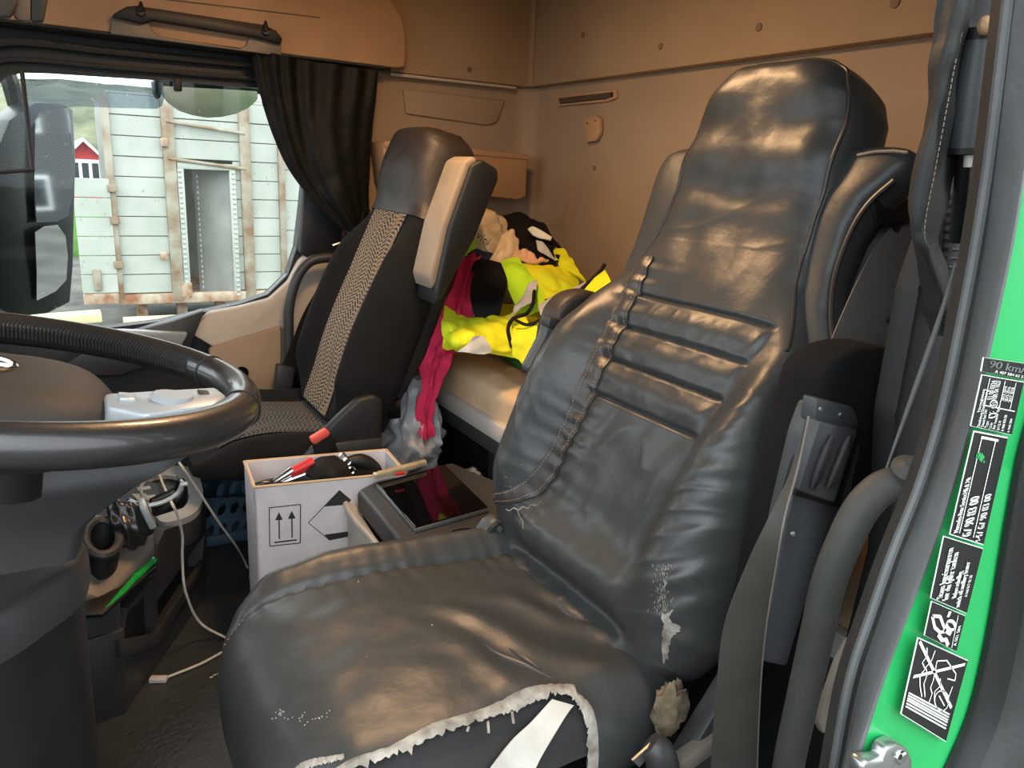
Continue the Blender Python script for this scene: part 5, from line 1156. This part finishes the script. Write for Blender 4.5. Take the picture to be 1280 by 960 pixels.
# ---------------------------------------------------------------- steering wheel
TA = math.radians(10.5); WC = np.array([-.058, .84, -.200]); wu = np.array([math.cos(TA), 0, -math.sin(TA)]); wn = np.array([math.sin(TA), 0, math.cos(TA)]); wv_ = np.array([0, 1., 0])
def wp(x, y, z=0): return WC + wu * x + wv_ * y + wn * z
sw = thing('steering_wheel', WC + [0, 0, -.1], 'black leather steering wheel with stitched rim and silver spoke keys', 'steering wheel')
RW = .216
rim_ = obj('rim', MB().tube([wp(RW * math.cos(a), RW * math.sin(a)) for a in np.linspace(0, 2 * math.pi, 120, endpoint=False)], .0185, 20, True), 'wheel_leather', sw)
mb = MB()
for k in range(130):
    a = math.radians(28) + math.radians(150) * k / 129; b = a + .006
    i0 = lambda q, z, dr: wp((RW - .0165 + dr) * math.cos(q), (RW - .0165 + dr) * math.sin(q), z)
    mb.tube([i0(a, .012, .004), i0(b + .004, .003, -.003), i0(a + .004, -.006, -.002)], .0022, 5)
obj('lacing', mb, 'wheel_leather', rim_, kind='stuff')
for a in (math.radians(22), math.radians(-20)): obj('rim_joint', MB().tube([wp((RW + .0188 * math.cos(b)) * math.cos(a), (RW + .0188 * math.cos(b)) * math.sin(a), .0188 * math.sin(b)) for b in np.linspace(0, 2 * math.pi, 24, endpoint=False)], .0012, 5, True), 'plastic_dark', rim_)
# airbag hub: a swept pad
secs = []
for t in np.linspace(-1, 1, 25):
    y = .115 * t; w_ = np.interp(abs(t), [0, .6, .85, 1], [.115, .105, .08, .04]); 
    q = []
    for a in np.linspace(0, 2 * math.pi, 28, endpoint=False):
        ca, sa_ = math.cos(a), math.sin(a); q.append(wp(-.01 + w_ * np.sign(ca) * abs(ca) ** .7, y, -.035 + .042 * np.sign(sa_) * abs(sa_) ** .8 * (1 - .6 * abs(t) ** 4)))
    secs.append(q)
hb_ = obj('airbag_pad', MB().loft(secs), 'hub', sw)
obj('badge', MB().tube([wp(-.02 + .032 * math.cos(a), .032 * math.sin(a), .0075) for a in np.linspace(0, 2 * math.pi, 28, endpoint=False)], .003, 6, True), 'chrome', hb_)
obj('badge_spoke', MB().tube([wp(-.02, 0, .007), wp(.012, 0, .007)], .003, 6).tube([wp(-.02, 0, .007), wp(-.036, .028, .007)], .003, 6).tube([wp(-.02, 0, .007), wp(-.036, -.028, .007)], .003, 6), 'chrome', hb_)
# spokes towards the driver with key clusters
for sg in (-1,):
    sp = obj('spoke', MB().prism([wp(.05, sg * .035, -.055), wp(.20, sg * .035, -.02), wp(.205, sg * .105, -.02), wp(.13, sg * .118, -.04), wp(.05, sg * .10, -.055)], wn * .022, .006), 'hub', sw)
    kp_ = obj('key_panel', MB().prism([wp(.085, sg * .040, -.022), wp(.185, sg * .036, -.008), wp(.190, sg * .070, -.008), wp(.172, sg * .098, -.010), wp(.115, sg * .108, -.020), wp(.085, sg * .085, -.022)], wn * .020, .004), 'silver', sp, label='silver key panel')
    obj('key_rocker', MB().disc(wp(.140, sg * .072, .004), wn, .020, .006, 24, .003), 'silver', kp_)
    obj('key', MB().box(wp(.102, sg * .062, .001), (.014, .022, .005), bev=.002, R=np.array([wu, wv_, wn]).T), 'silver', kp_)
    obj('key_slot', MB().box(wp(.170, sg * .056, .010), (.010, .014, .002), bev=.001, R=np.array([wu, wv_, wn]).T), 'plastic_dark', kp_)
obj('hub_neck', MB().tube([wp(-.01, 0, -.05), wp(-.02, 0, -.10)], [.06, .07], 20), 'plastic_dark', sw)
for sg in (1, -1): obj('spoke', MB().tube(bend([wp(-.03, sg * .09, -.04), wp(-.04, sg * .15, -.03), wp(-.045, sg * .20, -.004)], 5), [.022] * 11, 10), 'hub', sw)
st_ = obj('stalk', MB().tube([wp(-.05, .08, -.075), wp(-.03, .22, -.065), wp(-.02, .27, -.06)], [.008, .008, .011], 10), 'plastic', sw)
# ================================================================ driver door aperture
def pil(name, rows, m, label, Yt=None, group=None):
    """strip along the door aperture: rows of (px_left, px_right, py, y_left, y_right)"""
    a = bend([at(p[0], p[2], Y=p[3]) for p in rows], 6); b = bend([at(p[1], p[2] + (p[5] if len(p) > 5 else 0), Y=p[4]) for p in rows], 6)
    return a, b
bp_t = thing('body_pillar', (.62, .34, -1.05), 'green painted door pillar flange with black information stickers', 'pillar')
YG = .275
gl_ = [(1320, -40), (1310, 40), (1296, 130), (1281, 200), (1264, 300), (1240, 410), (1216, 510), (1192, 600), (1163, 690), (1132, 770), (1098, 860), (1064, 960), (1040, 1030)]
gr_ = [(1420, -60), (1410, 40), (1395, 130), (1375, 230), (1350, 330), (1322, 430), (1296, 510), (1277, 580), (1262, 660), (1240, 790), (1217, 890), (1186, 965), (1150, 1040)]
A_ = bend([at(*p, Y=YG) for p in gl_], 6); B_ = bend([at(*p, Y=YG - .004) for p in gr_], 6)
def ext(P_):
    """carry a strip on up to the roof and down to the sill"""
    a = P_[0] - P_[8]; b = P_[-1] - P_[-9]; t = (.64 - P_[0][2]) / a[2]; s_ = (-1.15 - P_[-1][2]) / b[2]
    return np.vstack([[P_[0] + a * t * q for q in np.linspace(1, .12, 8)], P_, [P_[-1] + b * s_ * q * np.array([.6, .6, 1]) for q in np.linspace(.12, 1, 8)]])
A_, B_ = ext(A_), ext(B_)
n_ = 90; f_ = lambda P_, t: np.array([np.interp(t, np.linspace(0, 1, len(P_)), P_[:, i]) for i in range(3)])
secs = []
for t in np.linspace(0, 1, n_):
    a, b = f_(A_, t), f_(B_, t); d = b - a
    secs.append([a + [0, .004, 0], a, a + d * .10 + [0, -.004, 0], a + d * .88 + [0, -.004, 0], a + d * .94 + [0, -.010, 0], b + [0, -.012, 0], b + [.004, .004, 0]])
obj('flange', MB().loft(secs), 'green', bp_t, angle=50)
obj('pillar_core', MB().prism([(.70, .30, -1.05), (.84, .30, -1.05), (.84, .30, .85), (.70, .30, .85)], (0, .06, 0), .01), 'plastic_dark', bp_t)
# seals: grey outer strip, black bulb, ribbed inner trim
sl = thing('door_seal', (.55, .3, -1.05), 'grey and black rubber door seal running down the driver door opening', 'seal')
def strip2(l, r_, y0, y1, m, name, bulge=.008, w_back=.004):
    a = bend([at(*p, Y=y0) for p in l], 6); b = bend([at(*p, Y=y1) for p in r_], 6); a, b = ext(a), ext(b); secs = []
    for t in np.linspace(0, 1, 100):
        p, q = f_(a, t), f_(b, t); d = q - p; secs.append([p + [0, w_back, 0]] + [p + d * k + np.array([0, -bulge * math.sin(math.pi * k) ** .7, 0]) for k in np.linspace(0, 1, 9)] + [q + [0, w_back, 0]])
    return obj(name, MB().loft(secs), m, sl, angle=60)
L1 = [(1270, -60), (1262, 0), (1250, 100), (1238, 200), (1221, 310), (1200, 420), (1178, 520), (1150, 610), (1118, 690), (1090, 770), (1064, 850), (1044, 960), (1030, 1040)]
L2 = [(1285, -60), (1277, 0), (1265, 100), (1253, 200), (1238, 310), (1218, 420), (1196, 520), (1166, 615), (1134, 695), (1106, 775), (1080, 855), (1058, 960), (1044, 1040)]
strip2(L1, L2, .31, .30, 'rubber', 'bulb_seal', .010)
strip2(L2, [(p[0] + 1, p[1]) for p in gl_], .292, .272, 'seal_grey', 'outer_strip', .006)
L0 = [(p[0] - 15, p[1]) for p in L1]
strip2(L0, L1, .335, .312, 'rubber', 'inner_trim', .004, .004)
obj('lip', MB().tube(ext(bend([at(p[0] - 2, p[1], Y=.300) for p in L1], 6)), .0035, 8), 'seal_grey', sl)
# dark door-edge seal at the outer side of the flange
G2 = [(p[0] + 34, p[1] + 6) for p in gr_]; G3 = [(p[0] + 80, p[1] + 12) for p in gr_]; G4 = [(p[0] + 150, p[1] + 20) for p in gr_]
os_ = thing('outer_seal', (.65, .26, -1.05), 'black weather seal along the outer edge of the green pillar', 'seal')
sl = os_
strip2(gr_, G2, .262, .25, 'plastic_dark', 'channel', -.004, .004); strip2(G2, G3, .25, .24, 'rubber', 'bulb', .012, .004); strip2(G3, G4, .24, .225, 'plastic_dark', 'edge', .004, .004)
# hinge striker at the bottom
hg = thing('door_striker', at(1120, 945, Y=.262), 'silver striker plate bolted to the green pillar', 'striker')
obj('plate', MB().prism([at(*p, Y=.258) for p in ((1078, 962), (1084, 952), (1104, 950), (1110, 936), (1122, 930), (1136, 936), (1142, 952), (1140, 980), (1078, 980))], (0, .012, 0), .003), 'steel', hg)
obj('bolt', MB().disc(at(1125, 946, Y=.258), (0, -1, 0), .0052, .003, 16, .001), 'chrome', hg)
obj('bolt_socket', MB().disc(at(1125, 946, Y=.2552), (0, -1, 0), .0024, .0006, 6), 'plastic_dark', hg)

# ---------------------------------------------------------------- stickers with their lettering
YK = YG - .012
def sticker(corners, label):
    s_ = thing('sticker', at(*corners[3], Y=YK), label, 'sticker')
    P_ = [at(*p, Y=YK) for p in corners]; c = np.mean(P_, axis=0)
    obj('border', MB().prism([c + (p - c) * 1.022 for p in P_], (0, .0006, 0)), 'white_print', s_, smooth=False)
    obj('field', MB().prism([p - [0, .0004, 0] for p in P_], (0, .0008, 0)), 'sticker', s_, smooth=False)
    return s_
class Map:
    """sticker corner frame: q(u, v) with u right, v down, both 0..1"""
    def __init__(s, c): s.P = [at(*p, Y=YK - .0007) for p in c]
    def q(s, u, v): a, b, c, d = s.P; return (a * (1 - u) + b * u) * (1 - v) + (d * (1 - u) + c * u) * v
def put(s_, mp_, txt, u, v, v1, hf, up=True, bold=False, name='lettering'):
    """text from v to v1 (bottom to top) or u to v1 (left to right); hf is its size over the sticker width"""
    o = mp_.q(u, v); e = mp_.q(u, v1) if up else mp_.q(v1, v); wd_ = np.linalg.norm(mp_.q(1, v) - mp_.q(0, v)) if up else np.linalg.norm(mp_.q(u, 1) - mp_.q(u, 0)); h = hf * wd_
    ax = e - o; ln = np.linalg.norm(ax); ax /= ln; ay = np.cross([0, -1., 0], ax); ay = ay if not up else ay
    t0 = text_mb(txt, h, (0, 0, 0), (1, 0, 0), (0, 1, 0), 0); ext = max(p[0] for p in t0.v)
    mb = MB(); mb.add([o + ax * p[0] * ln / ext + ay * p[1] + np.array([0, -.0003, 0]) for p in t0.v], t0.f)
    if bold: mb.add([tuple(np.array(p) + ax * h * .03) for p in mb.v], list(mb.f))
    return obj(name, mb, 'white_print', s_, smooth=False)
def stroke(s_, mp_, pts, w_, name='line_print', m='white_print'):
    P_ = [mp_.q(*p) - [0, .0002, 0] for p in pts]; mb = MB()
    for a, b in zip(P_[:-1], P_[1:]):
        n2 = np.cross(b - a, [0, 1., 0]); n2 *= w_ / 2 / (np.linalg.norm(n2) + 1e-9); mb.add([a - n2, b - n2, b + n2, a + n2], [(0, 1, 2, 3)])
    return obj(name, mb, m, s_, smooth=False)
# 90 km/h
k = [(1230, 447), (1290, 457), (1286, 486), (1226, 466)]; k = [(1230, 447), (1292, 456), (1288, 476), (1227, 464)]
s1 = sticker(k, 'black speed limit sticker reading 90 km/h on green pillar'); m1 = Map(k)
put(s1, m1, '90 km/h', .10, .62, .93, .74, False, True); put(s1, m1, 'A 407 584 62 21', .24, .92, .85, .26, False)
# data plate
k = [(1228, 469), (1279, 478), (1264, 543), (1214, 532)]
s2 = sticker(k, 'black data sticker full of small print and CE mark'); m2 = Map(k)
for u, v, v1, t, h in ((.12, .70, .25, 'Fahrzeugheizung', .09), (.19, .98, .70, 'Dieselheizung', .09), (.20, .68, .25, 'Standheizung', .09), (.33, .42, .05, 'E1 00 0334', .15), (.44, .40, .03, '10R 04 1627', .15), (.28, .97, .62, 'Diesel fuel 24V', .09), (.37, .97, .84, 'Type', .09), (.47, .97, .85, '2.5 bar', .09), (.56, .97, .50, 'Air heater type', .09), (.62, .40, .12, '2013 2014', .10), (.71, .40, .12, '2015 2016', .10), (.80, .40, .12, '2017 2018', .10), (.67, .97, .78, '24 V 32 W', .09), (.78, .97, .65, 'A 960 830 09', .09), (.93, .97, .70, 'A 960 584', .08)):
    put(s2, m2, t, u, v, v1, h)
for u in (.18, .55, .82): stroke(s2, m2, [(u, .03), (u, .55)], .0006)
stroke(s2, m2, [(.15, .56), (.95, .56)], .0006)
stroke(s2, m2, [(.40 + .085 * math.cos(a), .50 + .07 * math.sin(a)) for a in np.linspace(0, 6.28, 20)], .0009, 'circle_print')
put(s2, m2, 'E1', .44, .53, .46, .13); put(s2, m2, 'CE', .52, .75, .62, .26, True, True)
# phone sticker
k = [(1218, 540), (1259, 548), (1229, 680), (1188, 667)]
s3 = sticker(k, 'long black telephone sticker with 67 90 83 00 in white'); m3 = Map(k)
put(s3, m3, 'Mercedes-Benz Service24h & 24t', .19, .965, .42, .17, True, True)
stroke(s3, m3, [(.24, .97), (.24, .05)], .0008); stroke(s3, m3, [(.66, .97), (.66, .05)], .0008)
put(s3, m3, '67 90 83 00', .56, .96, .57, .33, True, True); put(s3, m3, '+47 67 90 83 00', .90, .985, .52, .25, True, True)
stroke(s3, m3, [(.22, .035), (.74, .035)], .0016, 'heading_print')
stroke(s3, m3, [(.20, .215), (.31, .205), (.42, .235)], .0045, 'symbol_print', 'green'); stroke(s3, m3, [(.44, .25), (.48, .25)], .0016, 'symbol_print', 'green')
# heater notice
k = [(1180, 671), (1228, 686), (1208, 766), (1164, 747)]
s4 = sticker(k, 'black notice sticker with bold Norwegian heater warning'); m4 = Map(k)
put(s4, m4, 'Stans kupévarmeren', .27, .93, .12, .19, True, True); put(s4, m4, 'før du fyller tanken', .42, .92, .16, .19, True, True)
put(s4, m4, 'Before refuelling', .62, .84, .42, .15, True, True); put(s4, m4, 'switch off auxiliary heater', .76, .96, .24, .15, True, True); put(s4, m4, 'A 960 817 02 20', .90, .76, .42, .09)
# key symbol
k = [(1165, 752), (1206, 770), (1195, 814), (1156, 794)]
s5 = sticker(k, 'small black sticker with white seat belt pictogram'); m5 = Map(k)
stroke(s5, m5, [(.08, .38), (.30, .30), (.55, .62), (.40, .72), (.22, .66), (.08, .38)], .0024, 'pictogram'); stroke(s5, m5, [(.50, .60), (.72, .62)], .0030, 'pictogram')
stroke(s5, m5, [(.66 + .13 * math.cos(a), .40 + .12 * math.sin(a)) for a in np.linspace(0, 6.28, 16)], .0024, 'pictogram'); stroke(s5, m5, [(.55, .05), (.52, .22)], .0034, 'pictogram')
stroke(s5, m5, [(.36, .80), (.52, .90), (.60, .82), (.72, .95)], .0030, 'pictogram'); stroke(s5, m5, [(.80, .06), (.84, .97)], .0006); put(s5, m5, 'A 001 584', .95, .85, .28, .10)
# crossed-out jacking diagram
k = [(1148, 798), (1209, 826), (1182, 926), (1127, 892)]
s6 = sticker(k, 'black sticker with crossed-out white line drawing'); m6 = Map(k)
stroke(s6, m6, [(.03, .03), (.93, .60)], .0024, 'cross_print'); stroke(s6, m6, [(.06, .48), (.97, .05)], .0024, 'cross_print')
for pts in ([(.18, .06), (.22, .16), (.16, .26), (.24, .32), (.17, .42), (.22, .55), (.30, .66)], [(.34, .05), (.32, .18), (.24, .30), (.30, .36), (.28, .5), (.36, .64)], [(.42, .16), (.60, .10), (.84, .20), (.86, .28), (.70, .30)], [(.42, .16), (.44, .4), (.42, .5), (.48, .56), (.46, .68)], [(.56, .34), (.60, .42), (.52, .52), (.55, .62)], [(.70 + .15 * math.cos(a), .58 + .12 * math.sin(a)) for a in np.linspace(0, 6.28, 18)], [(.62, .54), (.78, .62)], [(.84, .36), (.82, .5)]): stroke(s6, m6, pts, .0009, 'drawing_print')
for v in (.70, .735, .77, .80, .84, .88): stroke(s6, m6, [(.04, v), (.93, v - .015)], .0011, 'drawing_print')

# ================================================================ belt, grab pole, pillar fittings
sbt = thing('seat_belt', at(925, 955, Y=.50), 'long dark grey driver seat belt running past the near armrest', 'seat belt')
la = bend([at(1008, 520, Y=.512), at(993, 580, Y=.508), at(964, 640, Y=.500), at(936, 700, Y=.495), at(906, 780, Y=.495), at(896, 860, Y=.50), at(889, 960, Y=.51), at(888, 1010, Y=.515)], 8)
lb = bend([at(1011, 520, Y=.510), at(998, 582, Y=.503), at(982, 642, Y=.489), at(970, 705, Y=.484), at(957, 785, Y=.484), at(950, 862, Y=.49), at(946, 960, Y=.50), at(946, 1010, Y=.505)], 8)
obj('lap_webbing', MB().ribbon(la, lb, .0018), 'belt', sbt)
obj('webbing_edge', MB().tube(lb, .0014, 6), 'taupe', sbt)
ua = bend([at(1132, 268, Y=.68), at(1100, 300, Y=.66), at(1072, 350, Y=.64), at(1045, 410, Y=.625), at(1022, 470, Y=.61), at(1012, 520, Y=.605)], 6)
ub = bend([at(1176, 272, Y=.67), at(1150, 330, Y=.64), at(1128, 384, Y=.62), at(1108, 430, Y=.61), at(1090, 470, Y=.605), at(1075, 520, Y=.602)], 6)
obj('shoulder_webbing', MB().ribbon(ua, ub, .0018), 'belt_brightened', sbt)
obj('guide', MB().prism([at(*p, Y=.66) for p in ((1092, 250), (1130, 240), (1150, 262), (1140, 280), (1098, 282))], (0, .03, 0), .006), 'plastic_dark', sbt)
obj('guide_loop', MB().tube(bend([at(*p, Y=.62) for p in ((1106, 398), (1116, 408), (1128, 400), (1150, 352), (1160, 320))], 6), .006, 8), 'plastic', sbt)
obj('guide_pin', MB().tube([at(1098, 215, Y=.68), at(1106, 200, Y=.68), at(1110, 240, Y=.68)], .003, 6), 'brass', sbt)
obj('grab_pole', MB().tube(bend([at(1140, 580, Y=.40), at(1128, 600, Y=.41), at(1100, 612, Y=.42), at(1074, 640, Y=.425), at(1050, 690, Y=.43), at(1034, 735, Y=.435), at(1022, 790, Y=.44), at(1004, 870, Y=.45), at(985, 960, Y=.46), at(975, 1040, Y=.47), (.66, .47, -1.05)], 8), [.006, .008] + [.0165] * 79, 16), 'tube_grey', label='bent grey tubular grab pole beside the driver door opening', cat='grab pole')
# dark interior trim behind the belt
pt_ = thing('pillar_trim', (.8, .42, -1.05), 'black moulded pillar trim behind the driver seat', 'trim panel')
obj('panel', MB().prism([at(*p, Y=.465) for p in ((1150, 360), (1205, 200), (1262, -60), (1400, -60), (1380, 400), (1200, 1000), (1040, 1100), (1060, 900), (1110, 700), (1120, 520))], (0, .03, 0), .008), 'plastic_dark', pt_)
obj('rib_panel', MB().prism([at(*p, Y=.455) for p in ((1185, 200), (1215, 196), (1206, 300), (1190, 390), (1172, 396))], (0, .02, 0), .004), 'plastic_dark', pt_)
for k in range(9): obj('rib', MB().tube([at(1200 - k * 2, 246 + k * 11, Y=.45), at(1216 - k * 2, 246 + k * 11, Y=.45)], .0022, 6), 'rubber', pt_)
obj('beige_edge', MB().prism([at(*p, Y=.46) for p in ((1050, 830), (1024, 905), (1030, 918), (1045, 900), (1066, 800))], (0, .01, 0), .002), 'beige_plastic', pt_)
sr = thing('roller_tube', at(1205, 190, Y=.42), 'dark grey cylinder fitting on the driver pillar', 'cylinder')
obj('tube', MB().tube([at(1226, 46, Y=.42), at(1215, 120, Y=.42), at(1207, 186, Y=.42)], [.0135, .0135, .0125], 16), 'strut', sr)
obj('cap', MB().tube([at(1228, 34, Y=.42), at(1226, 50, Y=.42)], .0145, 16), 'plastic_dark', sr)
obj('collar', MB().tube([at(1207, 184, Y=.42), at(1206, 192, Y=.42)], .014, 16), 'plastic_dark', sr)
obj('bolt', MB().tube([at(1212, 193, Y=.415), at(1211, 208, Y=.415)], .0045, 10), 'white_trim', sr)
obj('lower_rod', MB().tube([at(1206, 190, Y=.425), at(1196, 300, Y=.44)], .007, 10), 'plastic_dark', sr)
obj('clip', MB().ball(at(1231, 32, Y=.41), (.006, .006, .008), 8), 'tan_plastic', sr)
# near curtain hanging in front of the pillar
dc = thing('curtain', at(1170, 400, Y=.45), 'dark grey curtain with pale stitched hem at the driver pillar', 'curtain')
Lq = [(1178, -40), (1162, 60), (1150, 150), (1136, 230), (1132, 285), (1140, 320), (1155, 370), (1168, 420)]
Rq = [(1262, -40), (1232, 40), (1212, 110), (1196, 190), (1172, 285), (1178, 315), (1192, 362), (1186, 420)]
net = [[at(l[0] + (r_[0] - l[0]) * i / 5, l[1] + (r_[1] - l[1]) * i / 5, Y=.44 - .02 * math.sin(i / 5 * 3.1)) for i in range(6)] for l, r_ in zip(Lq, Rq)]
obj('cloth', drape(net, 9, .0022, 18, 3, lambda u, v: 1.5 * math.sin(u * 9 + 2 * math.sin(v * 4)), .002), 'curtain_grey', dc)
hem = bend([np.array(r[2]) + (np.array(r[3]) - np.array(r[2])) * .3 + [0, -.004, 0] for r in net[:6]], 12)
obj('hem_stitching', stitches(hem, .005, .0035, .0005), 'stitch', dc, kind='stuff')
obj('cable', MB().tube(bend([at(*p, Y=.405) for p in ((1194, 328), (1180, 380), (1160, 440), (1135, 510), (1108, 585))], 6), [.0008 + .0016 * math.sin(k / 24 * 3.1) for k in range(25)], 8), 'seal_grey', label='thin grey cord hanging beside the driver seal', cat='cord')

# ================================================================ warm cab lamp
lp_ = thing('cab_lamp', (.58, 1.42, ZT - .04), 'round warm ceiling lamp over the seats', 'lamp')
lm = bpy.data.materials.new('lamp_diffuser'); lm.use_nodes = True; pn_ = lm.node_tree.nodes['Principled BSDF']; pn_.inputs['Emission Color'].default_value = (1, .55, .22, 1); pn_.inputs['Emission Strength'].default_value = 6
obj('housing', MB().disc((.58, 1.42, ZT), (0, 0, -1), .15, .025, 36, .006), 'white_trim', lp_)
obj('diffuser', MB().disc((.58, 1.42, ZT - .025), (0, 0, -1), .13, .008, 36, .004), lm, lp_)
ld = bpy.data.lights.new('cab_lamp_light', 'AREA'); ld.shape = 'DISK'; ld.size = .26; ld.energy = 7.5; ld.color = (1, .60, .30)
lo_ = bpy.data.objects.new('cab_lamp_light', ld); col.objects.link(lo_); lo_.location = (.58, 1.42, ZT - .04 + ZF)
